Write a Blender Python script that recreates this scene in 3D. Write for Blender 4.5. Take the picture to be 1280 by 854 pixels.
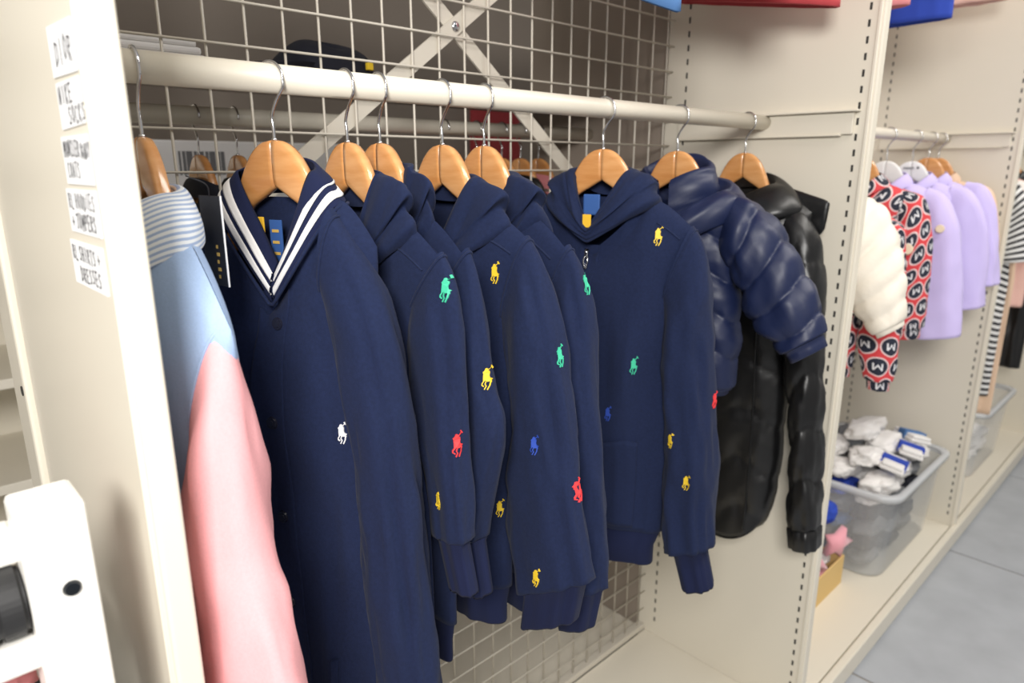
import bpy, bmesh, math, random
from mathutils import Vector, Matrix, noise
from mathutils.bvhtree import BVHTree

random.seed(7)
for o in list(bpy.data.objects):
    bpy.data.objects.remove(o)
S = bpy.context.scene
COL = S.collection
PI = math.pi

# ------------------------------------------------------------------ camera, world, lights, exposure
ZC = 1.317                      # lens height above the floor
F_PX, PITCH, ANG = 853.0, math.atan(219.0 / 853.0), math.radians(46.4)
HEAD = Vector((math.cos(ANG), math.sin(ANG), 0))
RIGHT = Vector((math.sin(ANG), -math.cos(ANG), 0))
FWD = HEAD * math.cos(PITCH) - Vector((0, 0, 1)) * math.sin(PITCH)
UP = HEAD * math.sin(PITCH) + Vector((0, 0, 1)) * math.cos(PITCH)
CAM = Vector((0, 0, ZC))
cd = bpy.data.cameras.new('camera')
cam = bpy.data.objects.new('camera', cd)
COL.objects.link(cam)
cam.matrix_world = Matrix(((RIGHT.x, UP.x, -FWD.x, 0), (RIGHT.y, UP.y, -FWD.y, 0), (RIGHT.z, UP.z, -FWD.z, ZC), (0, 0, 0, 1)))
cd.sensor_width = 36.0
cd.lens = 36.0 * F_PX / 1280.0
cd.clip_start = 0.02
cd.dof.use_dof = True
cd.dof.focus_distance = 0.77
cd.dof.aperture_fstop = 5.0
S.camera = cam

w = bpy.data.worlds.new('world')
S.world = w
w.use_nodes = True
w.node_tree.nodes['Background'].inputs[0].default_value = (1.0, 0.985, 0.96, 1)
w.node_tree.nodes['Background'].inputs[1].default_value = 0.40


def area(name, loc, target, sx, sy, power, col=(1, 0.97, 0.92)):
    l = bpy.data.lights.new(name, 'AREA')
    l.shape = 'RECTANGLE'
    l.size, l.size_y, l.energy, l.color = sx, sy, power, col
    o = bpy.data.objects.new(name, l)
    COL.objects.link(o)
    o.location = loc
    o.rotation_euler = (Vector(target) - Vector(loc)).to_track_quat('-Z', 'Y').to_euler()
    return o


area('ceiling_lamp', (2.1, -0.45, 2.66), (2.1, -0.15, 0), 3.4, 0.35, 52, (1, 0.96, 0.90))
area('flash_lamp', (-0.62, -0.48, 1.85), (0.3, 0.6, 1.2), 0.55, 0.45, 42, (1, 0.975, 0.94))

S.view_settings.view_transform = 'Standard'
S.view_settings.look = 'None'
S.view_settings.gamma = 1.0
S.view_settings.use_curve_mapping = False
S.view_settings.exposure = 0.0


# ------------------------------------------------------------------ materials
def mat(name, col, rough=0.6, metal=0.0, sheen=0.0, bump=None, vary=0.0, vscale=8.0, trans=0.0, spec=None, ior=None, alpha=None):
    m = bpy.data.materials.new(name)
    m.use_nodes = True
    nt = m.node_tree
    b = nt.nodes['Principled BSDF']
    b.inputs['Base Color'].default_value = (*col, 1)
    b.inputs['Roughness'].default_value = rough
    b.inputs['Metallic'].default_value = metal
    b.inputs['Sheen Weight'].default_value = sheen
    b.inputs['Transmission Weight'].default_value = trans
    if spec is not None:
        b.inputs['Specular IOR Level'].default_value = spec
    if ior:
        b.inputs['IOR'].default_value = ior
    if alpha is not None:
        b.inputs['Alpha'].default_value = alpha
    tc = nt.nodes.new('ShaderNodeTexCoord')
    if vary:
        n = nt.nodes.new('ShaderNodeTexNoise')
        n.inputs['Scale'].default_value = vscale
        n.inputs['Detail'].default_value = 4
        nt.links.new(tc.outputs['Object'], n.inputs['Vector'])
        r = nt.nodes.new('ShaderNodeValToRGB')
        r.color_ramp.elements[0].position = 0.3
        r.color_ramp.elements[1].position = 0.7
        r.color_ramp.elements[0].color = (*[c * (1 - vary) for c in col], 1)
        r.color_ramp.elements[1].color = (*[min(1, c * (1 + vary)) for c in col], 1)
        nt.links.new(n.outputs['Fac'], r.inputs['Fac'])
        nt.links.new(r.outputs['Color'], b.inputs['Base Color'])
    if bump:
        kind, scale, strength, dist = bump
        bp = nt.nodes.new('ShaderNodeBump')
        bp.inputs['Strength'].default_value = strength
        bp.inputs['Distance'].default_value = dist
        if kind == 'noise':
            n = nt.nodes.new('ShaderNodeTexNoise')
            n.inputs['Scale'].default_value = scale
            n.inputs['Detail'].default_value = 3
            nt.links.new(tc.outputs['Object'], n.inputs['Vector'])
            nt.links.new(n.outputs['Fac'], bp.inputs['Height'])
        else:                                   # ribs along U
            n = nt.nodes.new('ShaderNodeTexWave')
            n.inputs['Scale'].default_value = scale
            n.bands_direction = 'X' if kind == 'ribx' else 'Y'
            nt.links.new(tc.outputs['UV'], n.inputs['Vector'])
            nt.links.new(n.outputs['Fac'], bp.inputs['Height'])
        nt.links.new(bp.outputs['Normal'], b.inputs['Normal'])
    return m


NAVY = (0.0102, 0.0172, 0.053)
M = {
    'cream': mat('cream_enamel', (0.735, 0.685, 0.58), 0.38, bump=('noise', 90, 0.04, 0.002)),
    'wire': mat('cream_wire', (0.60, 0.555, 0.475), 0.42),
    'hole_gap': mat('hole_and_gap_shade', (0.03, 0.028, 0.025), 0.8),  # near-black of the holes, also colours the shadow gap below the kerb
    'fleece': mat('navy_fleece', NAVY, 0.95, sheen=0.03, spec=0.25, bump=('noise', 900, 0.25, 0.001), vary=0.12, vscale=260),
    'rib': mat('navy_rib', (0.0095, 0.0140, 0.048), 0.95, sheen=0.02, spec=0.25, bump=('ribx', 150, 0.12, 0.001)),
    'nylon': mat('navy_nylon', (0.0080, 0.0145, 0.054), 0.48, sheen=0.0, bump=('noise', 45, 0.12, 0.004)),
    'black': mat('black_nylon', (0.0055, 0.0055, 0.006), 0.36, bump=('noise', 45, 0.12, 0.004)),
    'white_cloth': mat('white_cloth', (0.82, 0.80, 0.78), 0.85, bump=('noise', 700, 0.15, 0.001)),
    'oxford': mat('blue_oxford', (0.33, 0.45, 0.67), 0.85, bump=('noise', 800, 0.2, 0.001), vary=0.05, vscale=500),
    'pink': mat('pink_cotton', (0.84, 0.40, 0.42), 0.85, bump=('noise', 800, 0.2, 0.001), vary=0.04, vscale=400),
    'chrome': mat('chrome_steel', (0.62, 0.62, 0.64), 0.16, metal=1.0),
    'paper': mat('white_paper', (0.86, 0.86, 0.87), 0.7),
    'ink': mat('black_ink', (0.02, 0.02, 0.025), 0.7),
    'tag_black': mat('black_card', (0.012, 0.012, 0.016), 0.5),
    'gold': mat('gold_print', (0.65, 0.42, 0.10), 0.5),
    'label_yellow': mat('yellow_label', (0.85, 0.50, 0.03), 0.7),
    'label_blue': mat('blue_label', (0.03, 0.10, 0.32), 0.7),
    'yellow': mat('yellow_thread', (0.85, 0.58, 0.03), 0.6),
    'green': mat('green_thread', (0.05, 0.52, 0.31), 0.6),
    'red': mat('red_thread', (0.75, 0.04, 0.045), 0.6),
    'blue': mat('blue_thread', (0.03, 0.08, 0.45), 0.6),
    'white': mat('white_thread', (0.85, 0.85, 0.85), 0.6),
    'snap': mat('navy_snap', (0.015, 0.016, 0.03), 0.25),
    'rubber': mat('black_rubber', (0.02, 0.02, 0.021), 0.5, bump=('noise', 60, 0.2, 0.002)),
    'cap': mat('black_plastic', (0.006, 0.008, 0.011), 0.15),
    'tile': mat('grey_tile', (0.40, 0.42, 0.45), 0.5, vary=0.07, vscale=9),
    'grout': mat('grout', (0.33, 0.30, 0.27), 0.9),
    'taupe': mat('taupe_brown', (0.30, 0.25, 0.205), 0.7),
    'wall': mat('taupe_wall', (0.42, 0.36, 0.31), 0.85),
    'ceil': mat('ceiling_paint', (0.75, 0.74, 0.72), 0.9),
    'creampuff': mat('cream_nylon', (0.86, 0.80, 0.70), 0.55, bump=('noise', 100, 0.2, 0.003)),
    'lilac': mat('lilac_cotton', (0.60, 0.52, 0.86), 0.8, bump=('noise', 300, 0.2, 0.002)),
    'beige': mat('beige_cotton', (0.78, 0.56, 0.40), 0.85),
    'peach': mat('peach_cotton', (0.80, 0.50, 0.43), 0.85),
    'redcloth': mat('red_cotton', (0.50, 0.06, 0.07), 0.85),
    'rosecloth': mat('rose_cotton', (0.70, 0.25, 0.27), 0.85),
    'royal': mat('royal_knit', (0.02, 0.06, 0.42), 0.85, bump=('ribx', 90, 0.5, 0.001)),
    'denim': mat('blue_denim', (0.07, 0.17, 0.38), 0.85),
    'darknavy': mat('dark_navy_cotton', (0.005, 0.006, 0.014), 0.9),
    'plastic_white': mat('white_plastic', (0.80, 0.80, 0.80), 0.35),
    'clear': mat('clear_plastic', (0.90, 0.92, 0.93), 0.12, spec=0.5, alpha=0.20),
    'clear_rim': mat('frosted_plastic', (0.62, 0.64, 0.66), 0.25, alpha=0.8),
    'card': mat('yellow_card', (0.72, 0.50, 0.20), 0.8),
    'grey': mat('grey_cloth', (0.16, 0.165, 0.175), 0.9),
    'orange': mat('orange_cloth', (0.75, 0.30, 0.06), 0.85),
    'badge': mat('cream_badge', (0.75, 0.62, 0.45), 0.6),
    'softpink': mat('pink_plush', (0.85, 0.38, 0.44), 0.9, sheen=0.3),
    'rail_rack': mat('white_enamel', (0.85, 0.83, 0.78), 0.35),
}


def wood(name, col, col2):
    m = mat(name, col, 0.22)
    nt = m.node_tree
    b = nt.nodes['Principled BSDF']
    b.inputs['Coat Weight'].default_value = 0.5
    b.inputs['Coat Roughness'].default_value = 0.08
    tc = nt.nodes.new('ShaderNodeTexCoord')
    mp = nt.nodes.new('ShaderNodeMapping')
    mp.inputs['Scale'].default_value = (14, 60, 90)
    mp.inputs['Rotation'].default_value = (0, 0.5, 0)
    n = nt.nodes.new('ShaderNodeTexNoise')
    n.inputs['Scale'].default_value = 1.6
    n.inputs['Detail'].default_value = 5
    r = nt.nodes.new('ShaderNodeValToRGB')
    r.color_ramp.elements[0].position = 0.32
    r.color_ramp.elements[1].position = 0.7
    r.color_ramp.elements[0].color = (*col2, 1)
    r.color_ramp.elements[1].color = (*col, 1)
    nt.links.new(tc.outputs['Object'], mp.inputs['Vector'])
    nt.links.new(mp.outputs['Vector'], n.inputs['Vector'])
    nt.links.new(n.outputs['Fac'], r.inputs['Fac'])
    nt.links.new(r.outputs['Color'], b.inputs['Base Color'])
    return m


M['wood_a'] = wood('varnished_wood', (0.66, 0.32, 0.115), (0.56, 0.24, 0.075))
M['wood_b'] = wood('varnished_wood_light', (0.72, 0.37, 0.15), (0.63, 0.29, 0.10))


def striped(name, c1, c2, scale, axis='X', duty=0.5):
    m = mat(name, c1, 0.85)
    nt = m.node_tree
    b = nt.nodes['Principled BSDF']
    tc = nt.nodes.new('ShaderNodeTexCoord')
    sp = nt.nodes.new('ShaderNodeSeparateXYZ')
    nt.links.new(tc.outputs['UV'], sp.inputs[0])
    a = nt.nodes.new('ShaderNodeMath'); a.operation = 'MULTIPLY'; a.inputs[1].default_value = scale
    f = nt.nodes.new('ShaderNodeMath'); f.operation = 'FRACT'
    g = nt.nodes.new('ShaderNodeMath'); g.operation = 'GREATER_THAN'; g.inputs[1].default_value = duty
    nt.links.new(sp.outputs[axis], a.inputs[0]); nt.links.new(a.outputs[0], f.inputs[0]); nt.links.new(f.outputs[0], g.inputs[0])
    mx = nt.nodes.new('ShaderNodeMix'); mx.data_type = 'RGBA'
    mx.inputs['A'].default_value = (*c1, 1); mx.inputs['B'].default_value = (*c2, 1)
    nt.links.new(g.outputs[0], mx.inputs['Factor']); nt.links.new(mx.outputs['Result'], b.inputs['Base Color'])
    return m


M['seersucker'] = striped('blue_white_stripe', (0.80, 0.83, 0.86), (0.36, 0.46, 0.66), 190, 'Y', 0.55)
M['bwstripe'] = striped('black_white_stripe', (0.80, 0.80, 0.80), (0.03, 0.03, 0.035), 42, 'Y', 0.5)


def badge_print(name):
    """red cloth printed with dark discs, white rims and a white letter M (flat print)"""
    m = mat(name, (0.62, 0.05, 0.06), 0.75)
    nt = m.node_tree
    b = nt.nodes['Principled BSDF']

    def mth(op, *ins):
        n = nt.nodes.new('ShaderNodeMath'); n.operation = op
        for i, v in enumerate(ins):
            if isinstance(v, (int, float)):
                n.inputs[i].default_value = v
            else:
                nt.links.new(v, n.inputs[i])
        return n.outputs[0]
    tc = nt.nodes.new('ShaderNodeTexCoord')
    sp = nt.nodes.new('ShaderNodeSeparateXYZ')
    nt.links.new(tc.outputs['UV'], sp.inputs[0])
    k = 1 / 0.050
    row = mth('MULTIPLY', sp.outputs['Y'], k)
    rowi = mth('FLOOR', row)
    fy = mth('SUBTRACT', mth('FRACT', row), 0.5)
    off = mth('MULTIPLY', mth('MODULO', mth('ABSOLUTE', rowi), 2.0), 0.5)
    fx = mth('SUBTRACT', mth('FRACT', mth('ADD', mth('MULTIPLY', sp.outputs['X'], k), off)), 0.5)
    r = mth('SQRT', mth('ADD', mth('MULTIPLY', fx, fx), mth('MULTIPLY', fy, fy)))
    disc = mth('LESS_THAN', r, 0.41)
    rim = mth('LESS_THAN', r, 0.475)
    ax = mth('ABSOLUTE', fx)
    tall = mth('LESS_THAN', mth('ABSOLUTE', fy), 0.17)
    stem = mth('LESS_THAN', mth('ABSOLUTE', mth('SUBTRACT', ax, 0.17)), 0.035)
    diag = mth('LESS_THAN', mth('ABSOLUTE', mth('SUBTRACT', mth('MULTIPLY', ax, 1.5), mth('ADD', fy, 0.09))), 0.05)
    inm = mth('LESS_THAN', ax, 0.205)
    letter = mth('MULTIPLY', mth('MULTIPLY', mth('MAXIMUM', stem, diag), tall), inm)

    def mix(f, a, bb):
        n = nt.nodes.new('ShaderNodeMix'); n.data_type = 'RGBA'
        nt.links.new(f, n.inputs['Factor'])
        for key, v in (('A', a), ('B', bb)):
            if isinstance(v, tuple):
                n.inputs[key].default_value = (*v, 1)
            else:
                nt.links.new(v, n.inputs[key])
        return n.outputs['Result']
    c = mix(rim, (0.66, 0.05, 0.06), (0.78, 0.62, 0.62))
    c = mix(disc, c, (0.012, 0.016, 0.035))
    c = mix(letter, c, (0.75, 0.75, 0.78))
    nt.links.new(c, b.inputs['Base Color'])
    return m


M['badges'] = badge_print('red_badge_print')


# ------------------------------------------------------------------ helpers
def tag(o, label=None, cat=None, group=None, kind=None):
    if label: o['label'] = label
    if cat: o['category'] = cat
    if group: o['group'] = group
    if kind: o['kind'] = kind
    return o


def empty(name, loc=(0, 0, 0), rz=0.0):
    o = bpy.data.objects.new(name, None)
    o.empty_display_size = 0.05
    COL.objects.link(o)
    o.location = loc
    o.rotation_euler = (0, 0, rz)
    return o


def link(name, me, m, parent=None):
    o = bpy.data.objects.new(name, me)
    COL.objects.link(o)
    if m is not None and not me.materials:
        me.materials.append(M[m] if isinstance(m, str) else m)
    o.parent = parent
    return o


def mesh(name, verts, faces, m, parent=None, smooth=False, uvs=None):
    me = bpy.data.meshes.new(name)
    me.from_pydata([tuple(v) for v in verts], [], faces)
    if uvs:
        ul = me.uv_layers.new(name='UVMap')
        for poly in me.polygons:
            us = [uvs[me.loops[li].vertex_index] for li in poly.loop_indices]
            mx = max(u[0] for u in us)
            for li, u in zip(poly.loop_indices, us):
                ul.data[li].uv = u
    if smooth:
        me.polygons.foreach_set('use_smooth', [True] * len(me.polygons))
    me.update()
    return link(name, me, m, parent)


def bm_obj(name, bm, m, parent=None, smooth=False):
    me = bpy.data.meshes.new(name)
    bmesh.ops.recalc_face_normals(bm, faces=bm.faces)
    bm.to_mesh(me)
    bm.free()
    if smooth:
        me.polygons.foreach_set('use_smooth', [True] * len(me.polygons))
    return link(name, me, m, parent)


def add_box(bm, x0, x1, y0, y1, z0, z1, bev=0.0, seg=2):
    r = bmesh.ops.create_cube(bm, size=1.0)
    for v in r['verts']:
        v.co = Vector(((x0 + x1) / 2 + v.co.x * (x1 - x0), (y0 + y1) / 2 + v.co.y * (y1 - y0), (z0 + z1) / 2 + v.co.z * (z1 - z0)))
    if bev:
        es = list({e for v in r['verts'] for e in v.link_edges})
        bmesh.ops.bevel(bm, geom=es, offset=bev, segments=seg, affect='EDGES', profile=0.5)


def box(name, x0, x1, y0, y1, z0, z1, m, parent=None, bev=0.0015):
    bm = bmesh.new()
    add_box(bm, x0, x1, y0, y1, z0, z1, bev)
    return bm_obj(name, bm, m, parent)


def catmull(pts, n):
    """resample a polyline of tuples to n points, evenly by arc length of the control polygon, Catmull-Rom"""
    P = [Vector(p) for p in pts]
    if len(P) == 2:
        return [P[0].lerp(P[1], i / (n - 1)) for i in range(n)]
    dense = []
    for i in range(len(P) - 1):
        p0 = P[i - 1] if i else P[i] * 2 - P[i + 1]
        p1, p2 = P[i], P[i + 1]
        p3 = P[i + 2] if i + 2 < len(P) else P[i + 1] * 2 - P[i]
        for k in range(16):
            t = k / 16
            dense.append(0.5 * ((2 * p1) + (p2 - p0) * t + (2 * p0 - 5 * p1 + 4 * p2 - p3) * t * t + (3 * p1 - p0 - 3 * p2 + p3) * t ** 3))
    dense.append(P[-1])
    L = [0]
    for a, b in zip(dense, dense[1:]):
        L.append(L[-1] + (b - a).length)
    out, j = [], 0
    for i in range(n):
        s = L[-1] * i / (n - 1)
        while j < len(L) - 2 and L[j + 1] < s:
            j += 1
        d = L[j + 1] - L[j]
        out.append(dense[j].lerp(dense[j + 1], (s - L[j]) / d if d > 1e-9 else 0))
    return out


def tube(name, pts, r, m, parent=None, n=40, seg=8, smooth=True, resample=True, closed=False):
    P = catmull(pts, n) if resample else [Vector(p) for p in pts]
    verts, faces = [], []
    N = len(P)
    ref = None
    for i, p in enumerate(P):
        if closed:
            t = (P[(i + 1) % N] - P[i - 1]).normalized()
        else:
            t = (P[min(i + 1, N - 1)] - P[max(i - 1, 0)]).normalized()
        if ref is None:
            ref = Vector((0, 1, 0)) if abs(t.y) < 0.9 else Vector((1, 0, 0))
        a = (ref - t * ref.dot(t)).normalized()
        b = t.cross(a)
        ref = a
        rr = r(i / (N - 1)) if callable(r) else r
        for k in range(seg):
            an = 2 * PI * k / seg
            verts.append(p + a * math.cos(an) * rr + b * math.sin(an) * rr)
    lim = N if closed else N - 1
    for i in range(lim):
        for k in range(seg):
            k2 = (k + 1) % seg
            i2 = (i + 1) % N
            faces.append((i * seg + k, i * seg + k2, i2 * seg + k2, i2 * seg + k))
    if not closed:
        faces.append(tuple(reversed(range(seg))))
        faces.append(tuple((N - 1) * seg + k for k in range(seg)))
    return mesh(name, verts, faces, m, parent, smooth)


def cyl_x(bm, x0, x1, y, z, r, seg=32):
    res = bmesh.ops.create_cone(bm, cap_ends=True, segments=seg, radius1=r, radius2=r, depth=abs(x1 - x0))
    mt = Matrix.Translation(((x0 + x1) / 2, y, z)) @ Matrix.Rotation(PI / 2, 4, 'Y')
    bmesh.ops.transform(bm, matrix=mt, verts=res['verts'])


def copy_tree(o, parent=None):
    c = o.copy()
    COL.objects.link(c)
    c.parent = parent
    for ch in list(o.children):
        copy_tree(ch, c)
    return c


def lerp(a, b, t):
    return a + (b - a) * t


def sstep(x):
    x = max(0.0, min(1.0, x))
    return x * x * (3 - 2 * x)


def spow(x, p):
    return math.copysign(abs(x) ** p, x)


def interp(tab, x):
    """tab sorted by descending key (z); returns tuple"""
    if x >= tab[0][0]:
        return tab[0][1:]
    for a, b in zip(tab, tab[1:]):
        if x >= b[0]:
            t = (a[0] - x) / (a[0] - b[0])
            t = t * t * (3 - 2 * t) * 0.5 + t * 0.5
            return tuple(lerp(p, q, t) for p, q in zip(a[1:], b[1:]))
    return tab[-1][1:]


# ------------------------------------------------------------------ the setting
YF, YR, YB, YBB = 0.50, 0.708, 0.946, 1.392
ZD = ZC - 1.247                 # deck height
X0, X1, X2, X3 = 0.14, 1.40, 2.655, 3.915
TOP = 2.35


def zz(z):
    return ZC + z


def struct(name, o):
    o.name = name
    o['kind'] = 'structure'
    return o


fl = box('floor', -3.0, 7.0, -3.0, 4.2, -0.03, -0.004, 'grout', None, 0)
fl['kind'] = 'structure'
tile_me = None
T = 0.88
for ix in range(-1, 6):
    for iy in range(-2, 3):
        x = 2.612 - 3 * T + ix * T
        y = -0.34 + iy * T
        if tile_me is None:
            bm = bmesh.new()
            add_box(bm, 0.004, T - 0.004, 0.004, T - 0.004, -0.004, 0.0, 0.0012, 1)
            t_o = bm_obj('tile', bm, 'tile', fl)
            tile_me = t_o.data
        else:
            t_o = link('tile', tile_me, None, fl)
        t_o.location = (x, y, 0)
cl = box('ceiling', -3.0, 7.0, -3.0, 4.2, 2.72, 2.78, 'ceil', None, 0)
cl['kind'] = 'structure'
wb = box('wall_back', -3.0, 7.0, 3.0, 3.1, 0, 2.72, 'wall', None, 0)
wb['kind'] = 'structure'

# ------------------------------------------------------------------ shelving run
run = empty('shelving_unit', (0.6, 0.95, 0))
tag(run, 'long cream metal shelving run with mesh back, upright panels and hanging rails', 'shelving unit')


def rp(o):
    """parent keeping world coordinates"""
    o.parent = run
    o.matrix_parent_inverse = Matrix.Translation(run.location).inverted()
    return o


def upright(x0, x1, ydeep, flange=True):
    bm = bmesh.new()
    add_box(bm, x0, x1, YF, YB + 0.012, 0.0, TOP, 0.003, 3)
    o = rp(bm_obj('upright_panel', bm, 'cream'))
    # slots in the side facing -X, near the front and the back
    return o


def slot_column(x, y, z0, z1, parent, side=-1):
    bm = bmesh.new()
    z = z0
    while z < z1:
        add_box(bm, x - 0.0004, x + 0.0006, y - 0.0022, y + 0.0022, z, z + 0.0125)
        z += 0.0285
    o = bm_obj('slot_row', bm, 'hole_gap', parent)
    o['kind'] = 'stuff'
    return o


for k, (a, b) in enumerate(((0.12, X0), (X1, X1 + 0.024), (X2, X2 + 0.024), (X3, X3 + 0.024))):
    p = upright(a, b, YB)
    if k:
        slot_column(a, 0.527, ZD + 0.04, TOP - 0.1, p)
        slot_column(a, 0.905, ZD + 0.04, TOP - 0.1, p)
        ba = box('back_panel', a, b, YB + 0.014, YBB, 0, TOP, 'taupe', None, 0.003)  # rear part of the panel, browner and darker than the cream front
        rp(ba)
    # folded lip along the front edge
    lip = box('front_lip', a - 0.0035, a + 0.002, YF + 0.006, YF + 0.012, ZD, TOP - 0.02, 'cream', None, 0.001)
    lip.parent = p
# short rear post and flange on the outer side of the end panel
rp(box('rear_post', 0.112, 0.14, YB + 0.012, 1.045, 0, TOP, 'cream', None, 0.004))
bm = bmesh.new()
cyl_x(bm, 0.1108, 0.1122, 0.972, zz(-0.262), 0.006, 20)
rp(bm_obj('bolt_hole', bm, 'hole_gap'))
# decks and kerbs
for a, b in ((X0, X1), (X1 + 0.024, X2), (X2 + 0.024, X3)):
    rp(box('deck_board', a, b, YF + 0.014, YB - 0.012, ZD - 0.03, ZD, 'cream', None, 0.002))
    rp(box('deck_board', a, b, YB + 0.012, YBB, ZD - 0.03, ZD, 'cream', None, 0.002))
rp(box('kerb', 0.12, X3 + 0.02, 0.489, YF + 0.010, 0.012, ZD + 0.003, 'cream', None, 0.003))
rp(box('kerb_gap_shade', 0.12, X3 + 0.02, 0.497, YF + 0.010, 0.0, 0.012, 'hole_gap', None, 0))  # dark strip painted in as the shadow gap between kerb and floor

# mesh back panels, one wire at a time
vme = hme = None
for bay, (a, b) in enumerate(((X0, X1), (X1 + 0.024, X2), (X2 + 0.024, X3))):
    grid = rp(box('mesh_channel', a, b, YB - 0.011, YB + 0.012, ZD, ZD + 0.016, 'wire', None, 0.002))
    if bay == 0:
        xs = [0.199 + 0.0535 * i + 0.003 for i in range(-1, 23)]
        xs = [x for x in xs if a + 0.01 < x < b - 0.01]
    else:
        continue
    zs = [zz(-0.0075 + 0.0535 * i) for i in range(-23, 19)]
    zs = [z for z in zs if ZD + 0.02 < z < TOP - 0.02]
    for x in xs:
        if vme is None:
            o = tube('wire', [(0, 0, ZD), (0, 0, TOP - 0.02)], 0.0019, 'wire', grid, 2, 6)
            vme = o.data
        else:
            o = link('wire', vme, None, grid)
        o.location = (x, YB, 0)
    for z in zs:
        if hme is None:
            o = tube('wire', [(a, 0, 0), (b, 0, 0)], 0.0019, 'wire', grid, 2, 6)
            hme = o.data
        else:
            o = link('wire', hme, None, grid)
        o.location = (0, YB - 0.004, z)
# solid rear sheets of the further bays
for a, b in ((X1 + 0.024, X2), (X2 + 0.024, X3)):
    rp(box('rear_sheet', a, b, YB + 0.001, YB + 0.010, ZD, TOP, 'cream', None, 0))


def flatbar(name, p, q, y, wd, th):
    p, q = Vector((p[0], y, p[1])), Vector((q[0], y, q[1]))
    d = (q - p).normalized()
    n = Vector((-d.z, 0, d.x)) * wd / 2
    t = Vector((0, th / 2, 0))
    vs = [p - n - t, p + n - t, q + n - t, q - n - t, p - n + t, p + n + t, q + n + t, q - n + t]
    fs = [(0, 1, 2, 3), (7, 6, 5, 4), (0, 4, 5, 1), (1, 5, 6, 2), (2, 6, 7, 3), (3, 7, 4, 0)]
    return rp(mesh(name, vs, fs, 'wire'))


cx, cz = 0.775, zz(0.224)
flatbar('cross_brace', (cx - 0.56, cz - 0.416), (cx + 0.56, cz + 0.416), YB + 0.006, 0.026, 0.004)
flatbar('cross_brace', (cx - 0.50, cz + 0.397), (cx + 0.60, cz - 0.476), YB + 0.011, 0.026, 0.004)
bm = bmesh.new()
r_ = bmesh.ops.create_uvsphere(bm, u_segments=16, v_segments=8, radius=0.0085)
for v in bm.verts:
    v.co.y *= 0.5
    v.co += Vector((cx, YB + 0.003, cz))
rp(bm_obj('brace_bolt', bm, 'chrome', None, True))


def rail(x0, x1, y, z, r=0.0145):
    bm = bmesh.new()
    cyl_x(bm, x0 - 0.002, x1 + 0.002, y, z, r, 40)
    o = bm_obj('hanging_rail', bm, 'cream')
    for p in o.data.polygons:
        p.use_smooth = len(p.vertices) == 4
    rp(o)
    return o


ZR = zz(0.087)
for a, b in ((X0, X1), (X1 + 0.024, X2), (X2 + 0.024, X3)):
    o = rail(a, b, YR, ZR)
    for y0, y1, s in ((0.522, 0.915, 1),):
        bm = bmesh.new()
        add_box(bm, b - 0.009, b, y0 + 0.01, y1, ZR - 0.028, ZR + 0.012, 0.001, 1)
        add_box(bm, b - 0.020, b, y0, y1, ZR + 0.0125, ZR + 0.0165, 0.001, 1)
        add_box(bm, b - 0.013, b, y0 + 0.03, y1, ZR - 0.031, ZR - 0.0275, 0.001, 1)
        bm_obj('rail_bracket', bm, 'cream', o)
    rail(a, b, YR, zz(0.087) + 0.80)
rail(0.10, X1, 1.184, ZR - 0.008, 0.0145)
# shelf on the rear side
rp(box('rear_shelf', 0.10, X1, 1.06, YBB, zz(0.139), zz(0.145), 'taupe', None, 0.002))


# ------------------------------------------------------------------ hangers
UPP = [(0, .027), (.015, .0245), (.028, .016), (.038, .004), (.046, -.010), (.054, -.028), (.064, -.051), (.078, -.075), (.095, -.096), (.111, -.116)]
LOW = [(0, -.021), (.010, -.027), (.020, -.033), (.030, -.0385), (.040, -.045), (.049, -.056), (.059, -.073), (.073, -.095), (.090, -.114), (.107, -.131)]


def arm_mesh(sgn, th=0.0068):
    up = catmull([(a, b, 0) for a, b in UPP], 30)
    lo = catmull([(a, b, 0) for a, b in LOW], 30)
    verts, faces = [], []
    NS = 16
    for i, (p, q) in enumerate(zip(up, lo)):
        c, h = (p + q) / 2, (p - q) / 2
        end = 1 - 0.35 * sstep((i - 14) / 14)
        for k in range(NS):
            a = 2 * PI * k / NS
            u, z = c.x + h.x * spow(math.sin(a), 0.5), c.y + h.y * spow(math.sin(a), 0.5)
            wv = th * end * spow(math.cos(a), 0.42) + 0.004 * (max(u, 0) / 0.111) ** 2
            verts.append((sgn * max(u, 0.0002), -wv, z))
    for i in range(29):
        for k in range(NS):
            k2 = (k + 1) % NS
            f = (i * NS + k, i * NS + k2, (i + 1) * NS + k2, (i + 1) * NS + k)
            faces.append(f if sgn < 0 else tuple(reversed(f)))
    faces.append(tuple(range(NS)) if sgn > 0 else tuple(reversed(range(NS))))
    e = tuple(29 * NS + k for k in range(NS))
    faces.append(tuple(reversed(e)) if sgn > 0 else e)
    return verts, faces


def hook_pts(lean=1):
    pts = [(0, 0, 0.02), (0, 0, 0.040), (-0.001 * lean, 0, 0.050), (0.006 * lean, 0, 0.064), (0.0165 * lean, 0, 0.077)]
    R, cz_ = 0.0178, 0.0858
    for k in range(9):
        a = math.radians(-10 + k * 25)
        pts.append((lean * R * math.cos(a), 0, cz_ + R * math.sin(a)))
    return pts


def make_hanger(name='wooden_hanger', lean=1):
    r = empty(name)
    v, f = arm_mesh(1)
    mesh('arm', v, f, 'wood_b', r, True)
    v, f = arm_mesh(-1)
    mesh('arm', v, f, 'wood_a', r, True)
    tube('hook', hook_pts(lean), 0.0017, 'chrome', r, 60, 8)
    tube('ferrule', [(0, 0, 0.0255), (0, 0, 0.0285)], 0.003, 'chrome', r, 2, 12)
    return r


HP = make_hanger()
HP2 = None
first_used = [False]


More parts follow.
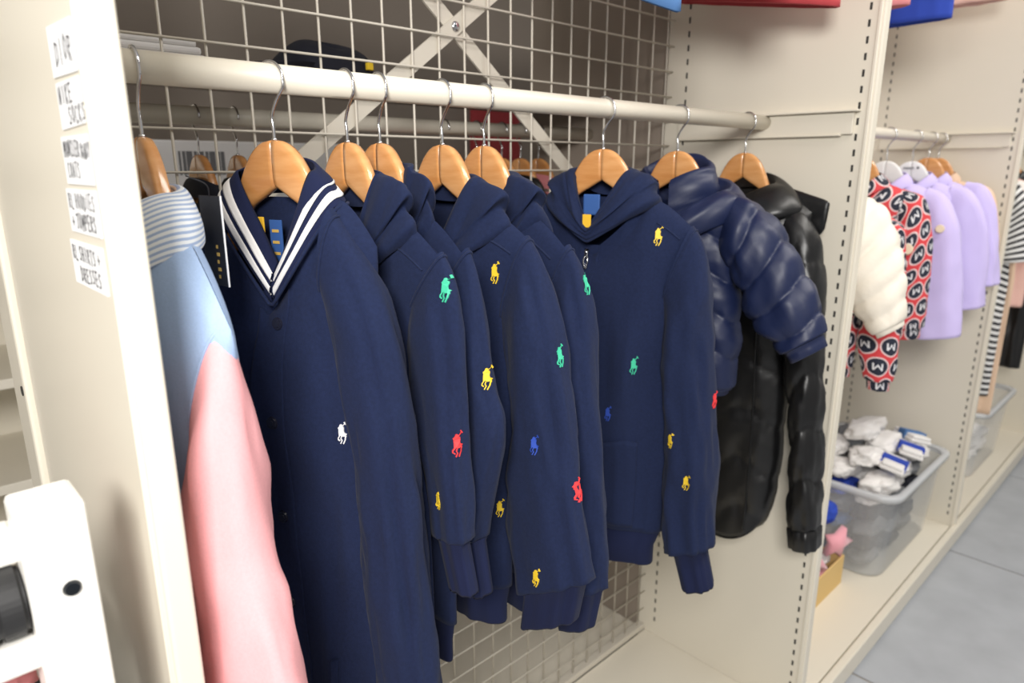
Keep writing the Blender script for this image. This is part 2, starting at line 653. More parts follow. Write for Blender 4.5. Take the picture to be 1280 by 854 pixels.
def place_hanger(x, phi, label, group, y=YR, z=ZC, lean=1):
    if not first_used[0]:
        h = HP
        first_used[0] = True
    else:
        h = copy_tree(HP)
    h.location = (x, y, z)
    h.rotation_euler = (0, 0, math.radians(phi - 90))
    tag(h, label, 'hanger', group)
    return h


# ------------------------------------------------------------------ garments
def fbm(x, y, z, o=2):
    s, a = 0.0, 1.0
    for _ in range(o):
        s += a * noise.noise(Vector((x, y, z)))
        x, y, z, a = x * 2.1, y * 2.1, z * 2.1, a * 0.5
    return s


def loft(name, rings, m, parent, uv=True, closed=True, capend=False, flip=False):
    """rings: list of rings of Vectors (closed loops)"""
    n = len(rings[0])
    verts = [v for r in rings for v in r]
    faces = []
    span = n if closed else n - 1
    for i in range(len(rings) - 1):
        for k in range(span):
            k2 = (k + 1) % n
            f = (i * n + k, i * n + k2, (i + 1) * n + k2, (i + 1) * n + k)
            faces.append(tuple(reversed(f)) if flip else f)
    uvs = None
    if uv:
        uvs = []
        per = [sum((r[(k + 1) % n] - r[k]).length for k in range(n)) for r in rings]
        P = sum(per) / len(per)
        s = 0.0
        mid = [Vector((sum(v.x for v in r) / n, sum(v.y for v in r) / n, sum(v.z for v in r) / n)) for r in rings]
        for i, r in enumerate(rings):
            if i:
                s += max((r[0] - rings[i - 1][0]).length, (mid[i] - mid[i - 1]).length)
            for k in range(n):
                # mirror the unwrap at half turn: no seam jump
                kk = k / n
                kk = 2 * kk if kk <= 0.5 else 2 * (1 - kk)
                uvs.append((kk * P / 2, s))
    return mesh(name, verts, faces, m, parent, True, uvs)


class Body:
    def __init__(s, nw=.08, znw=-.05, sh=.165, zsh=-.095, dip_f=.07, dip_b=.0, edges=None, bf=.035, bb=.03,
                 hem=(-.6, -.6), fold=.006, kf=26, seed=0, quilt=None, nt=110, nr=64, bow=0.0, round_hem=0.0):
        s.__dict__.update(locals())
        s.edges = edges or [(zsh, -sh, sh), (hem[0], -sh, sh)]

    def top(s, u, front):
        a = abs(u)
        if a <= s.nw:
            d = s.dip_f if front else s.dip_b
            return s.znw - d * (1 - (a / s.nw) ** 1.2)
        t = min(1.3, (a - s.nw) / max(1e-6, s.sh - s.nw))
        return lerp(s.znw, s.zsh, t ** 1.15) + 0.004 * math.sin(PI * min(t, 1))

    def point(s, th, t, off=0.0):
        c, sn = math.cos(th), math.sin(th)
        front = sn >= 0
        uf = spow(c, 0.72)
        zr = lerp(s.zsh, (s.hem[0] + s.hem[1]) / 2, t)
        lo, hi = interp(s.edges, zr)
        mid, hw = (lo + hi) / 2, (hi - lo) / 2
        k = sstep(t / 0.18)
        u_top = s.sh * uf
        u = lerp(u_top, mid + hw * uf, k)
        zt = s.top(u_top, front)
        zh = lerp(s.hem[0], s.hem[1], (uf + 1) / 2) - s.round_hem * (1 - abs(uf) ** 2.5)
        z = lerp(zt, zh, t)
        g = math.sqrt(max(0, 1 - (1 - min(t / 0.16, 1)) ** 2))
        inneck = sstep((s.nw * 1.05 - abs(u_top)) / (s.nw * 0.4))
        g = max(g, 0.80 * inneck, min(.34, math.sqrt(t) * 1.7 + .012))
        b = (s.bf if front else s.bb)
        wv = spow(sn, 0.78) * b * g
        # folds: vertical, growing downwards
        amp = s.fold * sstep((t - 0.04) / 0.5) * abs(sn) ** 0.5
        fo = fbm(u * s.kf + s.seed * 7.1, (2.0 if front else 9.0) + s.seed, z * 2.6 + s.seed, 2)
        fo2 = fbm(u * 9 + s.seed, 4.0 + s.seed * 3, z * 7, 2)
        rg = 1 - 2.6 * abs(fbm(u * s.kf * .42 + s.seed * 3.3, (5.0 if front else 1.0) + s.seed * 1.7, z * 1.7 + u * 3 + s.seed, 1))
        wv += (fo * amp * 1.2 + rg * amp * 0.8 + fo2 * s.fold * 0.7 * min(1, t * 6) * abs(sn) ** .5)
        d = off
        if s.quilt:
            pitch, qa = s.quilt
            ph = (zt - z) / pitch
            q = abs(math.sin(PI * ph)) ** 0.5
            pin = fbm(u * 60, z * 25, s.seed + th, 2) * 0.6 * (1 - q)
            d += qa * (q - 0.6 + pin) * min(1, t * 8)
            d += qa * 0.35 * fbm(u * 35 + 3, z * 30, s.seed * 2.3, 2)
        wv += d * spow(sn, 0.8)
        u += d * spow(c, 0.9) * 0.7
        wv += s.bow * (u / 0.16) ** 2
        return Vector((u, -wv, z))

    def build(s, m, parent, name='body'):
        rings = []
        for j in range(s.nr + 1):
            t = (j / s.nr)
            t = t * 0.75 + 0.25 * t * t
            rings.append([s.point(2 * PI * k / s.nt, t) for k in range(s.nt)])
        # turned-in hem
        last = rings[-1]
        c = sum(last, Vector()) / len(last)
        rings.append([Vector((lerp(v.x, c.x, .03), lerp(v.y, c.y, .18), v.z - 0.001)) for v in last])
        rings.append([Vector((lerp(v.x, c.x, .04), lerp(v.y, c.y, .25), v.z + 0.02)) for v in last])
        return loft(name, rings, m, parent)

    def band(s, m, parent, drop=0.06, squeeze=0.93, name='hem_band'):
        """ribbed waistband below the body"""
        base = [s.point(2 * PI * k / s.nt, 1.0) for k in range(s.nt)]
        c = sum(base, Vector()) / len(base)
        rings = []
        for dz, sx, sy in ((0.012, .97, .75), (0.0, .975, .85), (-0.006, .965, .9), (-drop * 0.5, squeeze, .92), (-drop * .95, squeeze, .9), (-drop, squeeze * .995, .8), (-drop + .003, squeeze * .985, .6), (-drop * .4, squeeze * .98, .55)):
            rings.append([Vector((c.x + (v.x - c.x) * sx, c.y + (v.y - c.y) * sy, v.z + dz)) for v in base])
        return loft(name, rings, m, parent)

    def patch(s, th0, th1, t0, t1, m, parent, name, off=0.003, n=16):
        """a cloth patch that lies on the body: real thickness, follows the folds"""
        top, bot = [], []
        for i in range(n + 1):
            for j in range(n + 1):
                th, t = lerp(th0, th1, i / n), lerp(t0, t1, j / n)
                top.append(s.point(th, t, off))
                bot.append(s.point(th, t, -0.001))
        N = n + 1
        faces = []
        for i in range(n):
            for j in range(n):
                faces.append((i * N + j, i * N + j + 1, (i + 1) * N + j + 1, (i + 1) * N + j))
        q = len(top)
        edge = [i * N for i in range(N)] + [n * N + j for j in range(1, N)] + [i * N + n for i in range(n - 1, -1, -1)] + [j for j in range(n - 1, 0, -1)]
        for a, b in zip(edge, edge[1:] + edge[:1]):
            faces.append((a, b, b + q, a + q))
        return mesh(name, top + bot, faces, m, parent, True)


def sleeve(parent, m, out, inn, rw=(.045, .04), wc=0.0, cuff=None, cuff_m='rib', seed=0, fold=.004, quilt=None, n=64, seg=40,
           crease=None, seam=True, name='sleeve', mirror=False, wend=None, power=0.85, seam_m=None, elbow=0.0):
    O = catmull([(a, b, 0) for a, b in out], n)
    I = catmull([(a, b, 0) for a, b in inn], n)
    rings = []
    L = 0.0
    for i in range(n):
        o, q = O[i], I[i]
        if i:
            L += ((o + q) / 2 - (O[i - 1] + I[i - 1]) / 2).length
        t = i / (n - 1)
        c, h = (o + q) / 2, (o - q) / 2
        d = lerp(rw[0], rw[1], t) * lerp(.6, 1, sstep(t / .2))
        wcc = wc if wend is None else lerp(wc, wend, t)
        ring = []
        for k in range(seg):
            a = 2 * PI * k / seg
            ca, sa = spow(math.cos(a), power), spow(math.sin(a), power)
            f = 1.0
            disp = fold * (1.4 * fbm(math.cos(a) * 1.2 + seed, math.sin(a) * 1.2 + seed * 2, L * 6 + seed, 2) + 0.8 * fbm(math.cos(a) * 2.5 + seed, L * 16, math.sin(a) * 2.5, 2)) * sstep(t * 6)
            tw = a + L * 2.2 + seed
            disp += fold * 1.1 * (0.55 - 1.7 * abs(fbm(math.cos(tw) * 1.5 + seed * 1.3, math.sin(tw) * 1.5, L * 3.2 + seed, 1))) * sstep(t * 5)
            if elbow:
                e = math.exp(-((t - 0.45) / 0.14) ** 2)
                disp += elbow * e * math.sin(L * 150 + 2 * a + seed) * (0.6 + 0.4 * math.cos(a + 2))
            if crease:
                for (ca0, amt) in crease:
                    da = (a - ca0 + PI) % (2 * PI) - PI
                    disp += amt * math.exp(-(da / 0.16) ** 2) * sstep(t * 4)
            if quilt:
                pitch, qa = quilt
                qv = abs(math.sin(PI * (L / pitch + .12 * math.sin(a * 2 + seed)))) ** 0.5
                pin = fbm(math.cos(a) * 4 + seed, math.sin(a) * 4, L * 25, 2) * 0.6 * (1 - qv)
                disp += qa * (qv - 0.6 + pin) + qa * 0.4 * fbm(math.cos(a) * 2.2 + seed, math.sin(a) * 2.2, L * 26, 2)
            hl = max(h.length, 1e-4)
            pu = c.x + h.x * ca * (1 + disp / hl)
            pz = c.y + h.y * ca * (1 + disp / hl)
            pw = wcc + d * sa * (1 + disp / d)
            ring.append(Vector((-pu if mirror else pu, -pw, pz)))
        rings.append(ring)
    last = rings[-1]
    cc = sum(last, Vector()) / seg
    tan = ((O[-1] + I[-1]) / 2 - (O[-4] + I[-4]) / 2).normalized()
    tv = Vector((-tan.x if mirror else tan.x, 0, tan.y))
    body = rings + [[cc + (v - cc) * 0.86 + tv * 0.002 for v in last], [cc + (v - cc) * 0.8 - tv * 0.012 for v in last]]
    s = loft(name, body, m, parent, flip=not mirror)
    if cuff:
        ln, sq = cuff[0], cuff[1]
        co = cuff[2] if len(cuff) > 2 else 0.0          # sideways drift of the cuff
        rr = []
        for f, q in ((-.012 / ln, .86), (0.0, .9), (.08, sq), (.5, sq * .97), (.94, sq * .95), (1.0, sq * .9), (.96, sq * .8), (.3, sq * .76)):
            rr.append([cc + Vector((co * f, 0, 0)) + (v - cc) * q + tv * ln * f for v in last])
        c_o = loft('cuff', rr, cuff_m, s, flip=not mirror)
    if seam:
        tube('seam', [v + (v - sum(rings[1], Vector()) / seg).normalized() * 0.0004 for v in rings[1]], 0.0016, seam_m or m, s, resample=False, closed=True, seg=6)
    return s


def loops(rows, n=72, q=1.0, a0=-PI, a1=PI, amp=0.0, seed=0, shift=0.0):
    """rows of (front(w,z), side(u,w,z), back(w,z)) swept round the neck -> list of rings of Vectors"""
    out = []
    for ri, (fr, sd, bk) in enumerate(rows):
        ring = []
        for k in range(n):
            a = lerp(a0, a1, k / n if abs(a1 - a0 - 2 * PI) < 1e-6 else k / (n - 1))
            c, s = math.cos(a), math.sin(a)
            u = sd[0] * s + shift * max(0.0, c) ** 2
            if c > 0:
                wv = sd[1] + (fr[0] - sd[1]) * c
                z = sd[2] + (fr[1] - sd[2]) * (1 - abs(s) ** q)
            else:
                wv = sd[1] + (bk[0] - sd[1]) * (-c)
                z = sd[2] + (bk[1] - sd[2]) * abs(c) ** 1.3
            if amp:
                e = fbm(u * 14 + seed, wv * 14 + seed * 3, z * 14 + ri * .2, 2) * amp
                u += e * s; wv += e * c; z += e * 0.5
            ring.append(Vector((u, -wv, z)))
        out.append(ring)
    return out


def smooth_rows(rows, n):
    flat = [tuple(list(a) + list(b) + list(c)) for a, b, c in rows]
    cols = list(zip(*flat))
    res = []
    m_ = len(flat)
    for i in range(n):
        x = i / (n - 1) * (m_ - 1)
        j = min(int(x), m_ - 2)
        t = x - j
        vals = []
        for col in cols:
            p1, p2 = col[j], col[j + 1]
            p0 = col[j - 1] if j else 2 * p1 - p2
            p3 = col[j + 2] if j + 2 < m_ else 2 * p2 - p1
            vals.append(0.5 * (2 * p1 + (p2 - p0) * t + (2 * p0 - 5 * p1 + 4 * p2 - p3) * t * t + (3 * p1 - p0 - 3 * p2 + p3) * t ** 3))
        res.append((tuple(vals[0:2]), tuple(vals[2:5]), tuple(vals[5:7])))
    return res


def hood(parent, m, us=.0, zf=-.105, rim_u=.056, rim_z=-.008, roll=(.122, -.062), bag=-.26, wf=.055, wb=-.03, seed=0, q=1.05, back=1.0, name='hood'):
    B = back
    rows = [
        ((wf - .012, zf - .014), (rim_u - .001, 0, rim_z - .018), (wb + .004, -.045)),
        ((wf - .007, zf - .004), (rim_u - .002, 0, rim_z - .008), (wb + .003, -.012)),
        ((wf - .002, zf), (rim_u, 0, rim_z), (wb - .002, rim_z + .004)),
        ((wf + .003, zf - .002), (rim_u + .012, 0.002, rim_z - .003), (wb - .02 * B, rim_z + .002)),
        ((wf + .006, zf - .004), (lerp(rim_u, roll[0], .55), .003, lerp(rim_z, roll[1], .16)), (wb - .040 * B, rim_z - .02)),
        ((wf + .009, zf - .009), (lerp(rim_u, roll[0], .86), .004, lerp(rim_z, roll[1], .42)), (wb - .048 * B, lerp(rim_z, bag, .22))),
        ((wf + .005, zf - .012), (lerp(rim_u, roll[0], .74), .002, lerp(rim_z, roll[1], .68)), (wb - .045 * B, lerp(rim_z, bag, .3))),
        ((wf + .010, zf - .016), (roll[0], .005, roll[1]), (wb - .06 * B, lerp(rim_z, bag, .5))),
        ((wf + .007, zf - .022), (roll[0] - .012, .003, roll[1] - .020), (wb - .06 * B, bag * .93)),
        ((wf + .004, zf - .026), (roll[0] - .024, .002, roll[1] - .010), (wb - .04 * B, bag)),
        ((wf - .004, zf - .026), (rim_u + .024, 0, roll[1] + .008), (wb - .012, lerp(rim_z, bag, .3))),
    ]
    rings = loops(smooth_rows(rows, 52), 96, q, amp=0.005, seed=seed)
    for ri, ring in enumerate(rings):                    # slack folds running round the hood
        f = ri / (len(rings) - 1)
        for v in ring:
            k = 0.0085 * (.6 - 2.2 * abs(fbm(v.x * 7 + seed * 2.1, v.y * 9, v.z * 16 + f * 5 + seed, 1))) * sstep((f - .25) * 5) * sstep((.9 - f) * 5)
            v += Vector((v.x, v.y, 0)).normalized() * k
    o = loft(name, rings, m, parent, flip=True)
    # neck seam under the roll
    sr = loops([((wf + .006, zf - .026), (roll[0] - .018, .004, roll[1] - .019), (wb - .03, -.06))], 60, q, a0=-PI * .55, a1=PI * .55)
    tube('neck_seam', sr[0], 0.0022, m, o, resample=False, seg=6)
    return o


def stand_collar(parent, m, seam, rim, n_rows=12, q=1.0, a0=-PI, a1=PI, thick=0.004, amp=0.0015, name='collar', shift=0.0):
    rows = []
    for i in range(n_rows + 1):
        t = i / n_rows
        bulge = 0.004 * math.sin(PI * t)
        rows.append(tuple([(lerp(seam[0][0], rim[0][0], t) + bulge, lerp(seam[0][1], rim[0][1], t)),
                           (lerp(seam[1][0], rim[1][0], t) + bulge, lerp(seam[1][1], rim[1][1], t), lerp(seam[1][2], rim[1][2], t)),
                           (lerp(seam[2][0], rim[2][0], t) - bulge, lerp(seam[2][1], rim[2][1], t))]))
    inner = []
    for i in range(n_rows + 1):
        f, s_, b = rows[n_rows - i]
        inner.append(((f[0] - thick, f[1] + .001 if i else f[1] + .002), (s_[0] - thick, s_[1], s_[2]), (b[0] + thick, b[1])))
    rings = loops(rows + inner, 84, q, a0, a1, amp, 0, shift)
    full = abs(a1 - a0 - 2 * PI) < 1e-6
    return loft(name, rings, m, parent, closed=full, flip=True), rows


def ring_strip(parent, rows, i0, i1, m, name, q, a0, a1, off=0.0012, amp=0.0015, shift=0.0):
    def grow(r, d):
        f, s_, b = r
        return ((f[0] + d, f[1]), (s_[0] + d, s_[1], s_[2]), (b[0] - d, b[1]))

    def at(x):
        j = min(int(x), len(rows) - 2)
        t = x - j
        return tuple(tuple(lerp(p, r, t) for p, r in zip(A, B)) for A, B in zip(rows[j], rows[j + 1]))
    rr = [grow(at(i0), -.001)] + [grow(at(lerp(i0, i1, k / 4)), off) for k in range(5)] + [grow(at(i1), -.001)]
    rings = loops(rr, 84, q, a0, a1, amp, 0, shift)
    return loft(name, rings, m, parent, closed=False, flip=True)


def garment(name, label, cat, group, x, phi, y=YR, z=ZC):
    r = empty(name, (x, y, z), math.radians(phi - 90))
    tag(r, label, cat, group)
    return r


def disc(name, parent, p, nrm, r, h, m, seg=20, dome=True):
    """small button / snap lying on cloth, local coordinates of the parent"""
    bm = bmesh.new()
    res = bmesh.ops.create_cone(bm, cap_ends=True, segments=seg, radius1=r, radius2=r * (0.86 if dome else 1), depth=h)
    qd = Vector(nrm).to_track_quat('Z', 'Y').to_matrix().to_4x4()
    bmesh.ops.transform(bm, matrix=Matrix.Translation(Vector(p) + Vector(nrm).normalized() * h * 0.35) @ qd, verts=bm.verts)
    return bm_obj(name, bm, m, parent)


G_MAIN = 'garments on the main rail'
H_MAIN = 'wooden hangers on the main rail'
HX = [(.205, -2), (.332, 20), (.418, 2), (.461, 0), (.553, 2), (.623, 0), (.872, 15), (1.08, 6), (1.322, -2)]
HL = ['varnished wooden hanger inside the blue and pink shirt',
      'varnished wooden hanger holding the striped collar jacket',
      'varnished wooden hanger holding the navy hoodie next to the striped collar jacket',
      'varnished wooden hanger of the hoodie with the bent sleeve',
      'varnished wooden hanger holding the hoodie with a yellow rider on its chest',
      'varnished wooden hanger of the last hoodie before the zipped one',
      'varnished wooden hanger holding the zipped navy hoodie',
      'varnished wooden hanger holding the navy puffer jacket',
      'varnished wooden hanger holding the black puffer jacket']
for (x, ph), l in zip(HX, HL):
    place_hanger(x, ph, l, H_MAIN)

# --- blue and pink shirt -----------------------------------------------------------------
g0 = garment('cotton_shirt', 'pale blue shirt with pink sleeves and striped collar beside the end panel', 'shirt', G_MAIN, .200, 0)
b0 = Body(nw=.06, znw=-.03, sh=.178, zsh=-.125, dip_f=.05, edges=[(-.1, -.15, .160), (-.3, -.15, .14), (-.62, -.16, .15)], bf=.040, bb=.024,
          hem=(-.66, -.66), fold=.003, kf=20, seed=3)
b0.build('oxford', g0)
sleeve(g0, 'pink', [(.165, -.118), (.176, -.145), (.183, -.205), (.192, -.275), (.210, -.340), (.242, -.43), (.262, -.53), (.27, -.62)],
       [(.085, -.30), (.080, -.33), (.08, -.37), (.085, -.45), (.09, -.53), (.10, -.6), (.11, -.66)], rw=(.034, .036), wc=.004, wend=.008, seed=5, fold=.0045, seam=True, seam_m='oxford',
       crease=[(0.9, .004)], elbow=.0012, power=1.05)
sleeve(g0, 'pink', [(.165, -.118), (.176, -.145), (.19, -.292), (.2, -.5), (.2, -.64)], [(.085, -.28), (.08, -.30), (.085, -.45), (.10, -.66)], rw=(.03, .03), seed=6, mirror=True, n=30, seg=24)
rows = [((.036, -.075), (.068, 0, -.048), (-.022, -.03)),
        ((.034, -.07), (.060, 0, -.034), (-.018, -.022)),
        ((.037, -.066), (.066, 0, -.023), (-.022, -.016)),
        ((.042, -.075), (.085, 0, -.024), (-.028, -.022)),
        ((.047, -.100), (.108, .002, -.040), (-.032, -.04)),
        ((.050, -.128), (.112, .004, -.068), (-.034, -.055)),
        ((.048, -.129), (.108, .004, -.069), (-.032, -.055)),
        ((.044, -.080), (.074, 0, -.030), (-.026, -.02))]
rg = loops(smooth_rows(rows, 30), 72, 0.9, 0.14, 2 * PI - 0.14, amp=.002, seed=2)
loft('collar', rg, 'seersucker', g0, closed=False)
disc('button', g0, (.045, -.050, -.105), (.2, -1, 0.1), .0055, .003, 'badge')

# swing tag beside the shirt
tg = empty('swing_tag', (.240, .655, zz(-.024)), math.radians(-82))
tag(tg, 'black card swing tag with gold lettering between shirt and jacket', 'tag')
box('card', -.0185, .0185, -.0006, .0006, -.085, -.002, 'tag_black', tg, 0.0004)
box('white_edge', .0186, .0196, -.0007, .0007, -.085, -.002, 'paper', tg, 0)
for k in range(5):
    box('gold_mark', .004, .007 + .002 * (k % 2), -.0009, -.0005, -.078 + .007 * k, -.0748 + .007 * k, 'gold', tg, 0)
tube('tag_string', [(0, 0, -.004), (.004, -.004, .008), (.0, -.02, .016)], .0006, 'tag_black', tg, 12, 6)

# --- varsity jacket ----------------------------------------------------------------------
g1 = garment('varsity_jacket', 'navy fleece bomber jacket with two white stripes round the ribbed collar', 'jacket', G_MAIN, .33, 20)
b1 = Body(nw=.085, znw=-.032, sh=.128, zsh=-.078, dip_f=.105, dip_b=.0, edges=[(-.078, -.155, .118), (-.25, -.155, .118), (-.45, -.15, .120), (-.75, -.15, .122)], bf=.030, bb=.018,
          hem=(-.76, -.76), fold=.010, kf=22, seed=1)
b1.build('fleece', g1)
b1.band('rib', g1)
S1 = sleeve(g1, 'fleece', [(.085, -.040), (.118, -.085), (.146, -.132), (.162, -.205), (.172, -.32), (.182, -.432), (.187, -.569), (.185, -.68)],
            [(.068, -.120), (.080, -.165), (.090, -.20), (.098, -.262), (.102, -.336), (.106, -.434), (.112, -.495), (.120, -.593), (.13, -.69)],
            rw=(.027, .025), wc=.014, seed=2, fold=.0050, cuff=(.07, .75), crease=[(1.0, -.007), (5.2, -.003)], seam=True)
sleeve(g1, 'fleece', [(.085, -.040), (.118, -.085), (.155, -.142), (.18, -.32), (.19, -.569), (.185, -.68)], [(.068, -.12), (.09, -.2), (.108, -.336), (.12, -.5), (.13, -.69)],
       rw=(.036, .034), wc=.0, seed=8, mirror=True, n=36, seg=28, cuff=(.07, .75))
Q1 = 1.0
A0, A1 = 0.03, 2 * PI - 0.03
col_seam = ((.034, -.140), (.086, 0, -.036), (-.036, -.028))
col_rim = ((.024, -.102), (.054, 0, -.004), (-.026, .010))
co, crow = stand_collar(g1, 'rib', col_seam, col_rim, q=Q1, a0=A0, a1=A1, shift=.016)
ring_strip(co, crow, 2.2, 4.6, 'white_cloth', 'stripe', Q1, A0, A1, shift=.016)
ring_strip(co, crow, 6.6, 9.0, 'white_cloth', 'stripe', Q1, A0, A1, shift=.016)
tube('neck_seam', [v for v in loops([((.037, -.143), (.089, 0, -.038), (-.038, -.03))], 60, Q1, -PI * .6, PI * .6, shift=.016)[0]], .002, 'fleece', g1, resample=False, seg=6)
# placket, snaps, pocket welt, label
b1.patch(PI / 2 - .15, PI / 2 + .03, .03, .99, 'fleece', g1, 'placket', .0025, 24)
for zsn in (-.163, -.275, -.39, -.5, -.61):
    t_ = 0.5
    lo_, hi_ = 0.0, 1.0
    for _ in range(22):
        mid_ = (lo_ + hi_) / 2
        if b1.point(PI / 2 - .06, mid_).z > zsn: lo_ = mid_
        else: hi_ = mid_
    p_ = b1.point(PI / 2 - .06, lo_, .0028)
    sn_ = disc('snap', g1, p_, (0, -1, .05), .0075, .003, 'snap')
    disc('snap_centre', sn_, p_ + Vector((0, -.0016, 0)), (0, -1, .05), .0045, .002, 'snap', 14)
b1.patch(1.06, 1.14, .72, .96, 'fleece', g1, 'pocket_welt', .005, 10)
box('brand_label', -.022, -.009, -.014, -.012, -.105, -.052, 'label_yellow', g1, .0005)
box('neck_label', -.007, .010, -.008, -.006, -.10, -.055, 'label_blue', g1, .0005)
for k in range(3):
    box('label_mark', -.003, .006, -.0088, -.0079, -.068 - .012 * k, -.065 - .012 * k, 'gold', g1, 0)

# --- navy hoodies with embroidered riders --------------------------------------------------


def hoodie(label, x, phi, out, inn, rw, wc, body, hoodk, cuff, seed, crease=None, elbow=0.0, bandk=None, seam=True, sf=.0062):
    g = garment('hooded_sweatshirt', label, 'hoodie', G_MAIN, x, phi)
    b = Body(seed=seed, **body)
    b.build('fleece', g)
    b.band('rib', g, **(bandk or {}))
    sleeve(g, 'fleece', out, inn, rw=rw, wc=wc, cuff=cuff, seed=seed + 1, fold=sf, crease=crease, elbow=elbow, seam=seam)
    fo = [(.150, -.085), (.172, -.12), (.185, -.2), (.195, -.35), (.2, -.5)]
    fi = [(.105, -.17), (.112, -.22), (.12, -.3), (.13, -.42), (.145, -.53)]
    sleeve(g, 'fleece', fo, fi, rw=(.018, .017), wc=0, cuff=(.06, .75), seed=seed + 3, fold=.0025, mirror=True, n=34, seg=26)
    hood(g, 'fleece', seed=seed, **hoodk)
    # shoulder seam
    tube('shoulder_seam', [b.point(.95 - .06 * k, .05, .0005) for k in range(8)], .0013, 'fleece', g, 20, 6)
    return g, b


g2, b2 = hoodie('navy hoodie with a green rider on its upper sleeve, a red one lower down', .418, 2,
                [(.162, -.083), (.177, -.108), (.187, -.16), (.190, -.232), (.193, -.32), (.195, -.395)],
                [(.110, -.150), (.106, -.18), (.109, -.235), (.116, -.285), (.132, -.339), (.142, -.405)], (.016, .015), .001,
                dict(nw=.085, znw=-.052, sh=.160, zsh=-.092, dip_f=.075, edges=[(-.1, -.16, .125), (-.3, -.16, .125), (-.6, -.15, .13)], bf=.017, bb=.011, hem=(-.56, -.56), fold=.0028),
                dict(roll=(.124, -.058), rim_u=.056, rim_z=-.006, wf=.020, wb=-.010, back=.12, q=1.55, zf=-.11), (.062, .72, .012), 11, crease=[(.9, -.003)], sf=.0032)
g3, b3 = hoodie('navy hoodie with a yellow rider on its bent sleeve', .461, 0,
                [(.152, -.083), (.166, -.115), (.178, -.17), (.188, -.224), (.200, -.265), (.196, -.304), (.174, -.381), (.166, -.42)],
                [(.104, -.15), (.108, -.19), (.112, -.23), (.118, -.28), (.126, -.335), (.136, -.395), (.142, -.43)], (.015, .015), -.004,
                dict(nw=.08, znw=-.05, sh=.152, zsh=-.094, dip_f=.075, edges=[(-.1, -.16, .12), (-.3, -.16, .12), (-.6, -.15, .12)], bf=.013, bb=.018, hem=(-.56, -.56), fold=.0026),
                dict(roll=(.110, -.050), rim_u=.050, rim_z=-.001, wf=.006, wb=-.014, back=.25, q=1.55, zf=-.11), (.07, .75, .016), 15, elbow=.001, sf=.0032)
g4, b4 = hoodie('navy hoodie with a yellow rider on chest and cuff, a blue one on the arm', .553, 2,
                [(.152, -.076), (.176, -.112), (.196, -.17), (.205, -.215), (.225, -.314), (.244, -.398), (.257, -.475)],
                [(.114, -.180), (.123, -.22), (.131, -.257), (.138, -.318), (.132, -.386), (.128, -.46), (.146, -.535)], (.026, .025), .005,
                dict(nw=.088, znw=-.055, sh=.154, zsh=-.085, dip_f=.075, edges=[(-.1, -.16, .13), (-.3, -.16, .135), (-.42, -.15, .12), (-.6, -.15, .12)], bf=.032, bb=.018, hem=(-.575, -.55), fold=.006),
                dict(roll=(.122, -.062), rim_u=.058, rim_z=-.012, wf=.034, wb=-.014, back=.25, q=1.55, zf=-.11), (.062, .80, -.022), 19, crease=[(.7, -.007)], elbow=.0008, sf=.005)
g5, b5 = hoodie('navy hoodie with a red rider on the sleeve, hanging before the zipped hoodie', .623, 0,
                [(.150, -.092), (.168, -.118), (.180, -.16), (.190, -.219), (.208, -.339), (.224, -.489), (.226, -.535)],
                [(.112, -.19), (.116, -.23), (.125, -.3), (.132, -.38), (.138, -.47), (.150, -.57)], (.023, .023), -.004,
                dict(nw=.08, znw=-.055, sh=.152, zsh=-.100, dip_f=.075, edges=[(-.1, -.16, .125), (-.3, -.16, .125), (-.6, -.15, .13)], bf=.020, bb=.026, hem=(-.57, -.57), fold=.004),
                dict(roll=(.112, -.055), rim_u=.052, rim_z=-.010, wf=.018, wb=-.018, back=.7, q=1.55, zf=-.11), (.065, .80, -.014), 23, sf=.005)
g6, b6 = hoodie('zipped navy hoodie with a metal zip pull and scattered coloured riders', .872, 15,
                [(.152, -.086), (.172, -.115), (.186, -.17), (.190, -.226), (.202, -.352), (.212, -.486), (.219, -.600)],
                [(.112, -.200), (.118, -.24), (.120, -.29), (.126, -.36), (.133, -.448), (.134, -.565), (.142, -.625)], (.040, .036), .004,
                dict(nw=.088, znw=-.048, sh=.156, zsh=-.096, dip_f=.080, edges=[(-.1, -.16, .135), (-.3, -.16, .128), (-.42, -.15, .135), (-.6, -.15, .132)], bf=.036, bb=.034, hem=(-.597, -.600), fold=.010),
                dict(roll=(.094, -.046), rim_u=.046, rim_z=-.004, zf=-.088, wf=.046, wb=-.03, back=1.0, q=1.12), (.072, .66, .012), 27, crease=[(.9, -.004)], bandk=dict(drop=.066, squeeze=.9))
# zip, pull, pocket, labels on the zipped hoodie
b6.patch(PI / 2 - .03, PI / 2 + .05, .02, .99, 'fleece', g6, 'zip_placket', .003, 20)
pz = b6.point(PI / 2 + .01, .012, .006)
zp = tube('zip_pull', [pz + Vector((-.001, -.003, -.005)), pz + Vector((-.004, -.006, -.015)), pz + Vector((-.0005, -.006, -.027)), pz + Vector((.003, -.006, -.015)), pz + Vector((.001, -.003, -.005))], .0016, 'chrome', g6, 26, 8)
tube('zip_slider', [pz + Vector((0, -.002, .004)), pz + Vector((0, -.004, -.008))], .0035, 'chrome', zp, 2, 8)
box('brand_label', -.008, .006, -.052, -.050, -.092, -.072, 'label_yellow', g6, .0005)
box('neck_label', -.016, .012, -.034, -.031, -.074, -.042, 'label_blue', g6, .002)
b6.patch(.92, 1.48, .70, .985, 'fleece', g6, 'pocket', .004, 18)
b6.patch(PI - 1.48, PI - .92, .70, .985, 'fleece', g6, 'pocket', .004, 18)
for g_, dx in ((g2, -.01), (g4, .012)):
    box('brand_label', dx - .008, dx + .006, -.024, -.022, -.100, -.078, 'label_yellow' if g_ is g2 else 'label_blue', g_, .0005)

